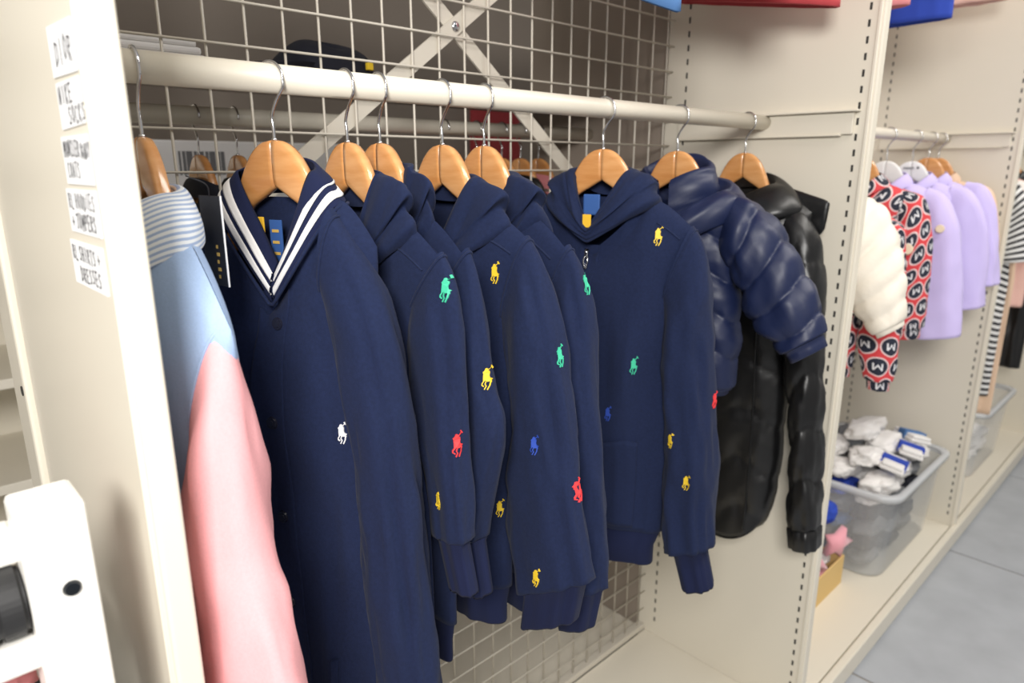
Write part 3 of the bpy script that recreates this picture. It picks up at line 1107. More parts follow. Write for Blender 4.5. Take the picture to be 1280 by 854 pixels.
# --- navy puffer -----------------------------------------------------------------------------
g7 = garment('puffer_jacket', 'short navy quilted puffer jacket with its sleeve sticking out', 'puffer jacket', G_MAIN, 1.08, 6)
b7 = Body(nw=.085, znw=-.04, sh=.135, zsh=-.07, dip_f=.06, edges=[(-.07, -.14, .115), (-.3, -.14, .14), (-.4, -.14, .135)], bf=.055, bb=.045, hem=(-.385, -.385), fold=.003,
          seed=31, quilt=(.066, .010), nr=96)
b7.build('nylon', g7)
b7.band('nylon', g7, drop=.016, squeeze=.92)
sleeve(g7, 'nylon', [(.105, -.045), (.150, -.062), (.200, -.110), (.243, -.172), (.272, -.225), (.278, -.262)],
       [(.095, -.135), (.118, -.165), (.140, -.205), (.165, -.260), (.205, -.292), (.224, -.302)], rw=(.052, .040), wc=.004, cuff=(.022, .82), cuff_m='nylon', seed=33, fold=.003,
       quilt=(.056, .010), n=90, seam=False)
sleeve(g7, 'nylon', [(.105, -.045), (.150, -.062), (.2, -.14), (.21, -.28), (.21, -.36)], [(.095, -.135), (.12, -.2), (.13, -.3), (.14, -.37)], rw=(.05, .045), cuff=(.022, .82), cuff_m='nylon', seed=35,
       quilt=(.056, .010), n=60, seg=28, mirror=True, seam=False)
rows7 = [((.052, -.10), (.075, 0, -.06), (-.045, -.035)), ((.058, -.08), (.080, 0, -.04), (-.055, -.02)), ((.055, -.045), (.070, 0, -.010), (-.05, .012)),
         ((.048, -.030), (.060, 0, .000), (-.04, .022)), ((.042, -.038), (.054, 0, -.010), (-.034, .010)), ((.040, -.075), (.055, 0, -.020), (-.03, -.03))]
rg = loops(smooth_rows(rows7, 26), 72, .9, 0.22, 2 * PI - 0.22, amp=.004, seed=3)
loft('collar', rg, 'nylon', g7, closed=False)
# rolled hood lying round the neck
rows7 = [((.055, -.115), (.080, 0, -.052), (-.05, -.03)), ((.074, -.105), (.100, .002, -.038), (-.075, -.015)), ((.086, -.120), (.125, .004, -.052), (-.1, -.06)),
         ((.082, -.150), (.128, .004, -.085), (-.1, -.14)), ((.060, -.158), (.100, 0, -.090), (-.06, -.12))]
rg = loops(smooth_rows(rows7, 26), 84, 1.0, amp=.009, seed=9)
loft('hood_roll', rg, 'nylon', g7, flip=True)
disc('snap', g7, (.045, -.082, -.122), (0.3, -1, .3), .006, .004, 'chrome')
disc('snap', g7, (.028, -.073, -.275), (0.1, -1, .1), .004, .004, 'chrome')
tube('zip', [(.004, -.062, -.13), (.004, -.064, -.26), (.004, -.062, -.385)], .0025, 'snap', g7, 16, 6)

# --- black puffer -----------------------------------------------------------------------------
g8 = garment('puffer_jacket', 'long black quilted puffer jacket hanging against the upright panel', 'puffer jacket', G_MAIN, 1.322, -2)
b8 = Body(nw=.07, znw=-.045, sh=.150, zsh=-.085, dip_f=.06, edges=[(-.085, -.15, .125), (-.3, -.16, .13), (-.5, -.155, .138), (-.62, -.14, .140), (-.72, -.08, .125), (-.80, -.04, .10)], bf=.05, bb=.035, hem=(-.72, -.74),
          fold=.004, seed=41, quilt=(.11, .007), nr=90, round_hem=.06)
b8.build('black', g8)
b8.band('black', g8, drop=.008, squeeze=.95)
sleeve(g8, 'black', [(.118, -.070), (.150, -.105), (.178, -.17), (.196, -.316), (.213, -.475), (.226, -.642), (.236, -.71)],
       [(.100, -.19), (.118, -.26), (.128, -.345), (.160, -.49), (.174, -.626), (.180, -.72)], rw=(.045, .036), wc=.008, seed=43, fold=.003, quilt=(.10, .008), n=90, cuff=(.045, 1.08), cuff_m='black', seam=False)
sleeve(g8, 'black', [(.118, -.070), (.150, -.105), (.185, -.25), (.2, -.5), (.2, -.7)], [(.1, -.19), (.12, -.28), (.14, -.5), (.15, -.7)], rw=(.03, .03), seed=45, quilt=(.1, .008), n=50, seg=26, mirror=True, cuff=(.045, .9), cuff_m='black', seam=False)
rg = loops(smooth_rows([((.045, -.10), (.069, 0, -.048), (-.03, -.04)), ((.052, -.075), (.069, 0, -.032), (-.045, -.012)), ((.065, -.085), (.105, .002, -.045), (-.05, -.03)),
                        ((.072, -.12), (.135, .004, -.080), (-.055, -.10)), ((.06, -.135), (.115, 0, -.10), (-.05, -.14))], 24), 72, 1.0, amp=.004, seed=12)
loft('collar', rg, 'black', g8, flip=True)
tube('seam', [b8.point(.95, .18 + .1 * k, .001) for k in range(9)], .0022, 'black', g8, 40, 6)
# flat hood: two layers standing out over the near shoulder
hv, hf = [], []
ho = catmull([(.035, -.035, 0), (.085, -.040, 0), (.13, -.052, 0), (.168, -.064, 0), (.170, -.075, 0)], 20)
hi_ = catmull([(.03, -.10, 0), (.08, -.115, 0), (.12, -.125, 0), (.155, -.130, 0), (.166, -.118, 0)], 20)
rings = []
for i in range(20):
    c_, h_ = (ho[i] + hi_[i]) / 2, (ho[i] - hi_[i]) / 2
    ring = []
    for k in range(20):
        a = 2 * PI * k / 20
        d_ = .012 * (1 - .75 * (i / 19) ** 2)
        ring.append(Vector((c_.x + h_.x * math.cos(a), .022 - d_ * spow(math.sin(a), .8), c_.y + h_.y * math.cos(a))))
    rings.append(ring)
hd = loft('hood', rings, 'black', g8)

# ------------------------------------------------------------------ second bay
G2B = 'garments on the second bay rail'


def simple_garment(name, label, cat, group, x, phi, m, out, inn, rw, body, seed, quilt=None, cuff=None, collar=True, y=YR, z=ZC, bquilt=None, far=True, m2=None, wc=0.0):
    g = garment(name, label, cat, group, x, phi, y, z)
    b = Body(seed=seed, nt=72, nr=48, quilt=bquilt or quilt, **body)
    b.build(m, g)
    if out:
        sleeve(g, m2 or m, out, inn, rw=rw, wc=wc, seed=seed + 1, quilt=quilt, cuff=cuff, cuff_m=m2 or m, n=48, seg=28, seam=False)
        if far:
            sleeve(g, m2 or m, [(a * (1 if b > -.1 else .80), b) for a, b in out], [(a * (1 if b > -.1 else .80), b) for a, b in inn], rw=rw, seed=seed + 2, quilt=quilt, cuff=cuff, cuff_m=m2 or m, n=30, seg=20, mirror=True, seam=False)
    if collar:
        cf, cb = min(.05, body['bf'] + .006), min(.04, body['bb'] + .004)
        stand_collar(g, m, ((cf, -.10), (body.get('nw', .08) + .004, 0, body.get('znw', -.05) - .004), (-cb, -.04)), ((cf - .005, -.075), (.058, 0, -.02), (.006 - cb, -.01)), 6, a0=.1, a1=2 * PI - .1)
    return g, b


gc, bc = simple_garment('puffer_jacket', 'cream quilted puffer jacket with a round sleeve badge in the second bay', 'puffer jacket', G2B, 1.56, 5, 'creampuff',
                        [(.120, -.065), (.165, -.070), (.205, -.11), (.235, -.18), (.252, -.25), (.258, -.315)],
                        [(.10, -.16), (.112, -.2), (.125, -.25), (.15, -.29), (.185, -.335), (.205, -.355)], (.05, .045),
                        dict(nw=.08, znw=-.045, sh=.15, zsh=-.075, edges=[(-.08, -.14, .12), (-.36, -.14, .13)], bf=.05, bb=.04, hem=(-.36, -.36), fold=.003), 51, quilt=(.045, .007), cuff=(.012, .85))
disc('badge', gc, (.150, -.052, -.115), (.15, -1, .3), .011, .003, 'badge')
gr, br = simple_garment('hooded_jacket', 'red jacket printed all over with dark round letter badges', 'jacket', G2B, 1.93, 4, 'badges',
                        [(.11, -.055), (.155, -.075), (.18, -.13), (.195, -.25), (.2, -.40)], [(.09, -.16), (.1, -.2), (.115, -.26), (.12, -.33), (.13, -.41)], (.045, .04),
                        dict(nw=.075, znw=-.045, sh=.15, zsh=-.085, edges=[(-.08, -.14, .12), (-.4, -.15, .13)], bf=.05, bb=.04, hem=(-.40, -.40), fold=.004), 55, cuff=(.03, .8))
disc('badge', gr, (.150, -.056, -.20), (.1, -1, .2), .014, .003, 'badge')
# printed trousers: two legs from a waist
gt = garment('printed_trousers', 'red badge print trousers with two legs hanging below the cream puffer', 'trousers', G2B, 1.70, 0)
bt = Body(nw=.112, znw=-.088, sh=.135, zsh=-.096, dip_f=.01, edges=[(-.13, -.02, .20), (-.3, .02, .22)], bf=.035, bb=.03, hem=(-.34, -.34), fold=.004, seed=58, nt=64, nr=30)
bt.build('badges', gt)
sleeve(gt, 'badges', [(.205, -.28), (.215, -.36), (.219, -.44), (.214, -.49)], [(.125, -.28), (.130, -.36), (.142, -.44), (.157, -.49)], rw=(.032, .028), seed=59, n=30, seg=24, cuff=(.025, .8), cuff_m='badges', seam=False, name='leg')
sleeve(gt, 'badges', [(.128, -.28), (.126, -.35), (.124, -.42), (.122, -.475)], [(.04, -.28), (.05, -.34), (.062, -.42), (.072, -.475)], rw=(.032, .028), seed=60, n=30, seg=24, cuff=(.025, .8), cuff_m='badges', seam=False, name='leg')
GL = dict(nw=.07, znw=-.045, sh=.15, zsh=-.085, edges=[(-.08, -.14, .13), (-.42, -.17, .17)], bf=.045, bb=.04, hem=(-.40, -.40), fold=.014, kf=30)
gl1, bl1 = simple_garment('lilac_jacket', 'lilac cotton jacket with a round badge beside the badge print jacket', 'jacket', G2B, 2.12, 5, 'lilac',
                          [(.115, -.055), (.16, -.08), (.20, -.16), (.225, -.30), (.24, -.45)], [(.09, -.16), (.1, -.2), (.11, -.29), (.12, -.38), (.13, -.47)], (.045, .05), dict(GL, hem=(-.45, -.45)), 61)
disc('badge', gl1, (.165, -.062, -.16), (.1, -1, .2), .011, .003, 'badge')
gl2, bl2 = simple_garment('lilac_jacket', 'lilac cotton jacket with gathered frill hanging on the white lettered hanger', 'jacket', G2B, 2.34, 8, 'lilac',
                          [(.115, -.05), (.165, -.07), (.205, -.14), (.23, -.27), (.24, -.40)], [(.09, -.15), (.11, -.2), (.12, -.27), (.13, -.35), (.14, -.42)], (.045, .05), dict(GL, hem=(-.43, -.43)), 65)
gl3, bl3 = simple_garment('lilac_jacket', 'lilac cotton jacket on a wooden hanger next to the beige blouse', 'jacket', G2B, 2.49, 2, 'lilac',
                          [(.115, -.045), (.16, -.06), (.20, -.13), (.225, -.24), (.24, -.35)], [(.09, -.15), (.11, -.19), (.12, -.25), (.13, -.31), (.14, -.365)], (.035, .04), dict(GL, hem=(-.33, -.33), bf=.035, bb=.03), 69)
gb1, bb1 = simple_garment('beige_blouse', 'beige cotton blouse at the end of the second rail by the upright panel', 'blouse', G2B, 2.59, 0, 'beige',
                          [(.115, -.05), (.155, -.07), (.185, -.13), (.2, -.22), (.21, -.33)], [(.09, -.15), (.1, -.19), (.105, -.24), (.115, -.3), (.13, -.34)], (.03, .03), dict(GL, bf=.025, bb=.025, hem=(-.38, -.38)), 73)
# gathered frill of the lilac jacket
for k_ in (0,):
    rows_f = [((.05, -.155), (.150, 0, -.115), (-.045, -.15)), ((.056, -.165), (.160, 0, -.135), (-.05, -.165)), ((.05, -.175), (.157, 0, -.150), (-.045, -.175))]
    rgf = loops(smooth_rows(rows_f, 8), 90, 1.4, amp=.008, seed=31)
    loft('frill', rgf, 'lilac', gl2)
H2 = 'hangers on the second bay rail'
place_hanger(1.56, 5, 'varnished wooden hanger inside the cream puffer jacket', H2)
place_hanger(1.93, 4, 'varnished wooden hanger inside the badge print jacket', H2)
place_hanger(1.70, 0, 'varnished wooden hanger carrying the badge print trousers', H2)
place_hanger(2.49, 2, 'varnished wooden hanger of the lilac jacket next to the beige blouse', H2)
place_hanger(2.59, 0, 'varnished wooden hanger inside the beige blouse', H2)


def white_hanger(x, phi, label, text):
    h = empty('plastic_hanger', (x, YR, ZC), math.radians(phi - 90))
    tag(h, label, 'hanger', H2)
    for sgn in (1, -1):
        v, f = arm_mesh(sgn, .006)
        v = [(a * 1.02, b, c - .012) for a, b, c in v]
        mesh('arm', v, f, 'plastic_white', h, True)
    pts = [(a, b, c if i > 1 else c - .012) for i, (a, b, c) in enumerate(hook_pts(1))]
    tube('hook', pts, .0018, 'chrome', h, 60, 8)
    if text:
        for i in range(5):
            box('lettering', -.020 + i * .006, -.0165 + i * .006, -.0085, -.0062, -.008, -.002, 'grey', h, 0)
        disc('emblem', h, (.018, -.0064, -.004), (0, -1, 0), .0035, .002, 'ink')
    return h


white_hanger(2.12, 5, 'white plastic hanger inside the lilac jacket by the badge print', False)
white_hanger(2.34, 8, 'white plastic hanger with grey lettering and emblem', True)

# ------------------------------------------------------------------ third bay
G3B = 'garments on the third bay rail'
H3 = 'wooden hangers on the third bay rail'
simple_garment('striped_top', 'black and white striped top hanging at the start of the third bay', 'top', G3B, 3.02, 0, 'bwstripe',
               [(.115, -.05), (.155, -.07), (.185, -.13), (.2, -.22), (.21, -.33)], [(.09, -.15), (.1, -.19), (.105, -.24), (.115, -.3), (.13, -.34)], (.03, .03),
               dict(GL, bf=.025, bb=.025, hem=(-.85, -.85)), 81, far=False)
simple_garment('white_blouse', 'white blouse hanging between the striped top and the pink dress', 'blouse', G3B, 3.20, 0, 'white_cloth',
               [(.115, -.05), (.155, -.07), (.19, -.13), (.215, -.2), (.225, -.26)], [(.09, -.15), (.1, -.18), (.11, -.22), (.125, -.25), (.15, -.28)], (.04, .04), dict(GL, hem=(-.30, -.30)), 85, far=False)
simple_garment('long_dress', 'long beige dress hanging behind the striped top', 'dress', G3B, 3.12, 0, 'beige', None, None, None, dict(GL, bf=.02, bb=.02, hem=(-.95, -.95)), 89)
simple_garment('peach_dress', 'peach pink dress hanging in the third bay', 'dress', G3B, 3.36, 0, 'peach',
               [(.115, -.05), (.155, -.07), (.19, -.13), (.215, -.24), (.225, -.34)], [(.09, -.15), (.1, -.18), (.11, -.22), (.125, -.3), (.15, -.36)], (.04, .04), dict(GL, hem=(-.55, -.55)), 93, far=False)
simple_garment('long_garment', 'black garment hanging lowest in the third bay', 'garment', G3B, 3.56, 0, 'black', None, None, None, dict(GL, bf=.03, bb=.03, hem=(-.85, -.85)), 97)
for x, nm in ((3.02, 'striped top'), (3.12, 'long beige dress'), (3.20, 'white blouse'), (3.36, 'peach dress'), (3.56, 'black garment')):
    place_hanger(x, 0, 'varnished wooden hanger carrying the ' + nm, H3)

# ------------------------------------------------------------------ garments on the upper rail (only their hems hang into view)
GU = 'garments on the upper rail'
ZU = ZC + 0.80


def upper(name, label, cat, x, m, hem, seed, phi=0, hw=.16):
    g, b = simple_garment(name, label, cat, GU, x, phi, m, None, None, None, dict(nw=.07, znw=-.045, sh=.15, zsh=-.085, edges=[(-.08, -.15, .15), (-.5, -hw, hw)], bf=.03, bb=.03, hem=hem if isinstance(hem, tuple) else (hem, hem), fold=.006), seed, z=ZU)
    place_hanger(x, phi, 'varnished wooden hanger holding the ' + label.split(' hanging')[0] + ' above', 'wooden hangers on the upper rail', z=ZU)


upper('denim_top', 'blue denim top hanging over the mesh', 'top', .82, 'denim', (-.47, -.605), 101)
upper('red_shirt', 'dark red top hanging above the black puffer', 'top', 1.29, 'redcloth', (-.475, -.534), 105, 0, .17)
upper('rose_top', 'rose top hanging between denim and red tops', 'top', 1.12, 'rosecloth', (-.45, -.545), 107)
upper('pink_top', 'pink top hanging above the second bay', 'top', 1.66, 'rosecloth', -.475, 109)
upper('royal_sweater', 'royal blue ribbed sweater hanging above the second bay', 'sweater', 1.95, 'royal', -.462, 113)
upper('pale_pink_top', 'pale pink top hanging deepest above the second bay', 'top', 2.45, 'peach', -.345, 117)

# ------------------------------------------------------------------ rear side: hangers, garments, cap
GR = 'dark garments on the rear rail'
HR = 'wooden hangers on the rear rail'
for i, x in enumerate((.20, .425, .488, .93, 1.02, 1.095, 1.155, 1.215)):
    place_hanger(x, 180, 'varnished wooden hanger on the rail behind the mesh', HR, 1.184, ZC - .008)
    m = ['darknavy', 'darknavy', 'darknavy', 'redcloth', 'darknavy', 'black', 'black', 'rosecloth'][i]
    lab = ['dark navy top hanging behind the mesh at the end panel', 'dark navy garment hanging behind the mesh left of the shirt collar', 'dark navy garment hanging behind the striped collar jacket',
           'dark red top hanging behind the mesh', 'dark navy garment hanging behind the mesh near the brace', 'black garment hanging behind the mesh near the brace foot',
           'black garment hanging behind the zipped hoodie', 'pink top hanging last on the rear rail'][i]
    simple_garment('hanging_top', lab, 'garment', GR, x, 180, m, None, None, None,
                   dict(nw=.075, znw=-.05, sh=.15, zsh=-.09, bf=.019, bb=.019, hem=(-.42, -.42), fold=.0025), 121 + i, y=1.184, z=ZC - .008)
simple_garment('red_coat', 'dark red coat hanging on the far wall behind the mesh', 'coat', None, 2.68, 90, 'redcloth', None, None, None,
               dict(nw=.07, znw=-.05, sh=.18, zsh=-.09, bf=.05, bb=.03, hem=(-.75, -.75), fold=.012), 151, y=2.95, z=ZC + .42)
hk = tube('coat_hook', [(2.68, 3.0, ZC + .375), (2.68, 2.94, ZC + .37), (2.68, 2.93, ZC + .395)], .004, 'chrome', None, 16, 8)
tag(hk, 'steel coat hook on the far wall holding the red coat', 'hook')
# black cap on the rear shelf
capg = empty('knitted_cap', (.655, 1.17, zz(.1445)), .2)
tag(capg, 'black cap lying on the shelf behind the mesh', 'cap')
rings = []
for j in range(14):
    t = j / 13
    r_ = math.cos(t * PI / 2) ** .6
    rings.append([Vector((.105 * r_ * math.cos(a) * (1 + .08 * math.sin(3 * a + t * 4)), .075 * r_ * math.sin(a), .062 * math.sin(t * PI / 2) * (1 + .1 * math.cos(a * 2)))) for a in [2 * PI * k / 32 for k in range(32)]])
loft('crown', rings, 'darknavy', capg)
rings = []
for j in range(10):
    t = j / 9
    rings.append([Vector((-.08 + (.10 + .075 * t) * math.cos(a) * (1 if math.cos(a) < 0 else .5), .07 * math.sin(a) * (1 - .1 * t), .010 + .006 * (1 - t) - .004 * math.cos(2 * a))) for a in [PI / 2 + PI * k / 20 for k in range(21)]])
loft('peak', rings, 'darknavy', capg, closed=False)
box('cap_emblem', .03, .042, -.078, -.070, .02, .032, 'yellow', capg, .001)
# white folded cloth on the rear shelf
wl = empty('folded_cloth', (.30, 1.15, zz(.1445)))
tag(wl, 'white folded cloth on the shelf behind the mesh', 'cloth')
for k in range(3):
    box('layer', -.10 + .004 * k, .11 - .006 * k, -.08, .08, .010 * k, .0105 * k + .0105, 'white_cloth', wl, .004)
# storage carton across the rear aisle
ca = empty('storage_carton', (.75, 1.95, 0))
tag(ca, 'pale cardboard carton with printed barcode seen through the mesh', 'carton')
box('carton_body', -.28, .30, -.2, .2, ZC - .5, ZC + .06, 'plastic_white', ca, .004)
for k in range(12):
    box('barcode_bar', -.17 + .009 * k, -.165 + .009 * k + .002 * (k % 3), -.2008, -.1995, ZC - .02, ZC + .035, 'grey', ca, 0)
box('carton_stand', -.3, .32, -.22, .22, 0, ZC - .5, 'grey', ca, .004)

# ------------------------------------------------------------------ storage bins and what is in them


def bin_(x0, x1, y0, y1, z0, h, label):
    g = empty('storage_bin', ((x0 + x1) / 2, (y0 + y1) / 2, z0))
    tag(g, label, 'storage bin', 'clear storage bins on the deck')
    hx, hy = (x1 - x0) / 2, (y1 - y0) / 2

    def rr(ax, ay, r, n=6):
        o = []
        for cx_, cy_, a0 in ((ax - r, ay - r, 0), (-ax + r, ay - r, 90), (-ax + r, -ay + r, 180), (ax - r, -ay + r, 270)):
            for k in range(n):
                a = math.radians(a0 + 90 * k / (n - 1))
                o.append((cx_ + r * math.cos(a), cy_ + r * math.sin(a)))
        return o
    prof = [(.0, .030, .055), (.004, .026, .06), (h * .5, .016, .06), (h - .03, .008, .06), (h - .005, .006, .06)]
    rings = [[Vector((x, y, z)) for x, y in rr(hx - d, hy - d, r)] for z, d, r in prof]
    inner = [[Vector((x, y, max(z, .003))) for x, y in rr(hx - d - .003, hy - d - .003, r)] for z, d, r in reversed(prof)]
    allr = rings + inner
    n = len(rings[0])
    verts = [v for r in allr for v in r]
    faces = [(i * n + k, i * n + (k + 1) % n, (i + 1) * n + (k + 1) % n, (i + 1) * n + k) for i in range(len(allr) - 1) for k in range(n)]
    faces.append(tuple(reversed(range(n))))
    faces.append(tuple((len(allr) - 1) * n + k for k in range(n)))
    mesh('tub', verts, faces, 'clear', g, False)
    rp_ = [(h - .022, .004), (h - .020, -.008), (h - .004, -.010), (h, -.006), (h, .006), (h - .004, .010)]
    rings = [[Vector((x, y, z)) for x, y in rr(hx - d, hy - d, .06)] for z, d in rp_]
    loft('rim', rings, 'clear_rim', g, uv=False)
    return g


BZ = ZD
bin_(2.075, 2.625, .545, .925, BZ, .295, 'clear plastic bin heaped with white socks on the second bay deck')
bin_(3.10, 3.62, .545, .925, BZ, .295, 'clear plastic bin holding white cloths on the third bay deck')


def lump(name, label, cat, group, loc, rot, size, m, seed, amp=.25):
    """a crumpled piece of cloth, folded over: real thickness, own shape"""
    bm = bmesh.new()
    bmesh.ops.create_icosphere(bm, subdivisions=4, radius=1.0)
    for v in bm.verts:
        p = v.co.copy()
        d = 1 + amp * fbm(p.x * 1.3 + seed, p.y * 1.3 + seed * 2, p.z * 1.3, 3) + .16 * (.4 - 1.6 * abs(fbm(p.x * 1.9 + seed * 3, p.y * 2.6, p.z * 1.9 + seed, 2)))
        q = Vector((spow(p.x, .75), spow(p.y, .75), spow(p.z, .8))) * d
        v.co = Vector((q.x * size[0], q.y * size[1], q.z * size[2]))
    o = bm_obj(name, bm, m, None, True)
    o.location = loc
    o.rotation_euler = rot
    tag(o, label, cat, group)
    return o


random.seed(3)
mats = ['white_cloth'] * 14 + ['denim', 'royal', 'grey', 'grey', 'white_cloth', 'white_cloth', 'white_cloth', 'darknavy']
names = {'white_cloth': 'white', 'denim': 'denim blue', 'royal': 'royal blue', 'grey': 'dark grey', 'orange': 'orange', 'darknavy': 'dark navy', 'rosecloth': 'rose', 'softpink': 'pink'}
spots = [(k, gx, gy) for k in range(6) for gx in (-1, 0, 1) for gy in (-1, 0, 1)] + [(6, gx, gy) for gx, gy in ((-.75, -.5), (-.75, .55), (.15, -.5), (.15, .55), (.98, .5))] + [(7, -.3, .05)]
for i, (k, gx, gy) in enumerate(spots):                     # layer upon layer, heaped above the rim
    loose = k > 4
    x = 2.345 + gx * .158 + random.uniform(-.008, .008) * (2.5 if loose else 1)
    y = .735 + gy * (.092 if k < 5 else .105) + random.uniform(-.005, .005) * (2.5 if loose else 1)
    z = BZ + .036 + .051 * k + (.012 * (1 - abs(gy)) if loose else 0)
    m = (['denim', 'royal', 'grey'][(i // 5) % 3] if i % 5 == 2 else 'white_cloth') if k > 3 else ['grey', 'denim', 'grey', 'darknavy', 'grey', 'white_cloth'][i % 6]
    lump('rolled_sock', names[m] + (' folded sock on top of the heap in the clear bin' if k > 5 else ' folded sock level with the rim of the clear bin' if k > 3 else ' folded sock seen through the side of the clear bin'), 'sock', 'socks heaped in the clear bin', (x, y, z),
         (random.uniform(-.08, .08) * (2.5 if loose else 1), random.uniform(-.08, .08) * (2 if loose else 1), random.uniform(-.06, .06) * (5 if loose else 1)),
         (random.uniform(.062, .067) * (1.10 if loose else 1), random.uniform(.035, .038) * (1.25 if loose else 1), random.uniform(.021, .023) * (1.25 if loose else 1)), m, i * 1.7)
# royal blue packet standing up at the back left of the heap, and the packets at the right
pk = empty('sock_packet', (2.40, .902, BZ + .235), .06)
tag(pk, 'royal blue flat packet standing up in the clear bin', 'packet')
box('packet_card', -.05, .05, -.006, .006, 0, .12, 'royal', pk, .002)
box('packet_top', -.05, .05, -.0065, .0065, .121, .135, 'denim', pk, .002)
for k, (x, y, a) in enumerate(((2.372, .605, .35), (2.505, .640, .8), (2.215, .605, .2))):
    pk = empty('sock_packet', (x, y, BZ + .338), a)
    pk.rotation_euler = (.22, .10, a)
    tag(pk, ['white sock packet with a blue band leaning on the heap', 'white sock packet with blue print beside the bin edge', 'blue banded sock bundle at the front of the heap'][k], 'packet', 'sock packets on the heap')
    for j in range(2):
        bm = bmesh.new()
        add_box(bm, -.06, .06, -.035 + .004 * j, .035 - .004 * j, .012 * j, .012 * j + .0125, .005, 3)
        bm_obj('sock_layer', bm, 'white_cloth', pk, True)
    box('band', -.018, .022, -.0375, .0375, -.002, .0300, 'royal' if k != 1 else 'denim', pk, .001)
for i in range(20):
    k, c = i // 9, i % 9
    x = 3.36 + (c % 3 - 1) * .150 + random.uniform(-.006, .006)
    y = .735 + (c // 3 - 1) * .092 + random.uniform(-.004, .004)
    m = 'white_cloth' if i % 4 else 'peach'
    lump('rolled_cloth', ('white' if i % 4 else 'peach') + ' folded cloth in the third bay bin', 'cloth', 'cloths in the third bay bin', (x, y, BZ + .036 + .052 * k), (0, 0, random.uniform(-.08, .08)), (.064, .037, .023), m, i * 2.9)
# yellow card tray with socks and plush stars behind the panel edge
tr = empty('card_tray', (1.82, .78, BZ))
tag(tr, 'yellow card tray on the deck in front of the clear bin', 'tray')
box('tray_base', -.20, .20, -.135, .135, 0, .004, 'card', tr, 0)
for (a, b, c, d) in ((-.20, .20, -.135, -.130), (-.20, .20, .130, .135), (-.20, -.195, -.13, .13), (.195, .20, -.13, .13)):
    box('tray_wall', a, b, c, d, .003, .095, 'card', tr, .001)
for i in range(14):
    m = ['royal', 'redcloth', 'darknavy', 'softpink', 'denim', 'white_cloth'][i % 6]
    nm = {'royal': 'royal blue', 'redcloth': 'dark red', 'darknavy': 'dark navy', 'softpink': 'pink', 'denim': 'denim blue', 'white_cloth': 'white'}[m]
    lump('rolled_sock', nm + ' rolled sock in the yellow card tray', 'sock', 'socks in the card tray', (1.82 + (i % 4 - 1.5) * .094, .78 + ((i // 4) % 2 - .5) * .122, BZ + .030 + .050 * (i // 8)), (random.uniform(-.15, .15), 0, random.uniform(-.3, .3)),
         (.039, .046, .022), m, 50 + i)


def star(label, loc, rot, r):
    vs, fs = [], []
    N = 10
    for s_ in (-1, 1):
        for k in range(N):
            a = 2 * PI * k / N + PI / 2
            rr_ = r if k % 2 == 0 else r * .52
            vs.append((rr_ * math.cos(a), s_ * .010, rr_ * math.sin(a)))
        vs.append((0, s_ * .022, 0))
    for k in range(N):
        k2 = (k + 1) % N
        fs += [(k, k2, N), (N + 1 + k2, N + 1 + k, 2 * N + 1), (k2, k, N + 1 + k, N + 1 + k2)]
    o = mesh('plush_star', vs, fs, 'softpink', None, True)
    o.location, o.rotation_euler = loc, rot
    tag(o, label, 'plush star', 'pink plush stars')
    return o


star('pink plush star leaning on the card tray', (1.985, .660, BZ + .146), (.1, .3, -.35), .055)
star('pink plush star lying among the tray socks', (1.86, .682, BZ + .140), (-.9, .2, -.3), .05)
lump('rolled_sock', 'royal blue rolled sock with a white band above the pink star', 'sock', 'socks in the card tray', (2.005, .712, BZ + .222), (.3, .2, .4), (.03, .03, .033), 'royal', 77)
lump('rolled_sock', 'grey rolled sock propping the pink star', 'sock', 'socks in the card tray', (1.985, .737, BZ + .150), (0, .1, .1), (.042, .032, .045), 'grey', 79)

# ------------------------------------------------------------------ handwritten labels on the end panel
STROKES = {
    'D': [[(0, 0), (0, 1), (.55, .8), (.6, .25), (0, 0)]], 'I': [[(.3, 0), (.3, 1)]], 'O': [[(.3, 1), (.05, .7), (.05, .25), (.3, 0), (.6, .3), (.6, .75), (.3, 1)]],
    'R': [[(0, 0), (0, 1), (.5, .9), (.5, .6), (0, .5), (.6, 0)]], 'N': [[(0, 0), (.05, 1), (.5, 0), (.6, 1)]], 'K': [[(0, 0), (0, 1)], [(.55, 1), (0, .45), (.6, 0)]],
    'E': [[(.55, 1), (0, 1), (0, 0), (.6, 0)], [(0, .5), (.45, .52)]], 'S': [[(.55, .9), (.25, 1), (.05, .75), (.5, .4), (.45, .05), (0, .05)]],
    'C': [[(.55, .9), (.2, 1), (0, .5), (.2, 0), (.6, .1)]], 'M': [[(0, 0), (.05, 1), (.3, .4), (.6, 1), (.65, 0)]], 'L': [[(.05, 1), (0, 0), (.55, 0)]],
    'A': [[(0, 0), (.3, 1), (.6, 0)], [(.12, .4), (.5, .4)]], 'T': [[(0, 1), (.65, 1)], [(.3, 1), (.3, 0)]], 'H': [[(0, 0), (0, 1)], [(.55, 0), (.55, 1)], [(0, .5), (.55, .5)]],
    'P': [[(0, 0), (0, 1), (.55, .85), (.5, .5), (0, .45)]], 'U': [[(0, 1), (.05, .15), (.3, 0), (.55, .2), (.6, 1)]], 'J': [[(0, 1), (.6, 1)], [(.4, 1), (.35, .1), (.05, .1)]], 'B': [[(0, 0), (0, 1), (.5, .85), (.1, .52), (.6, .25), (0, 0)]], 'Y': [[(0, 1), (.3, .5), (.6, 1)], [(.3, .5), (.25, 0)]], '+': [[(.3, .2), (.3, .8)], [(0, .5), (.6, .5)]]}


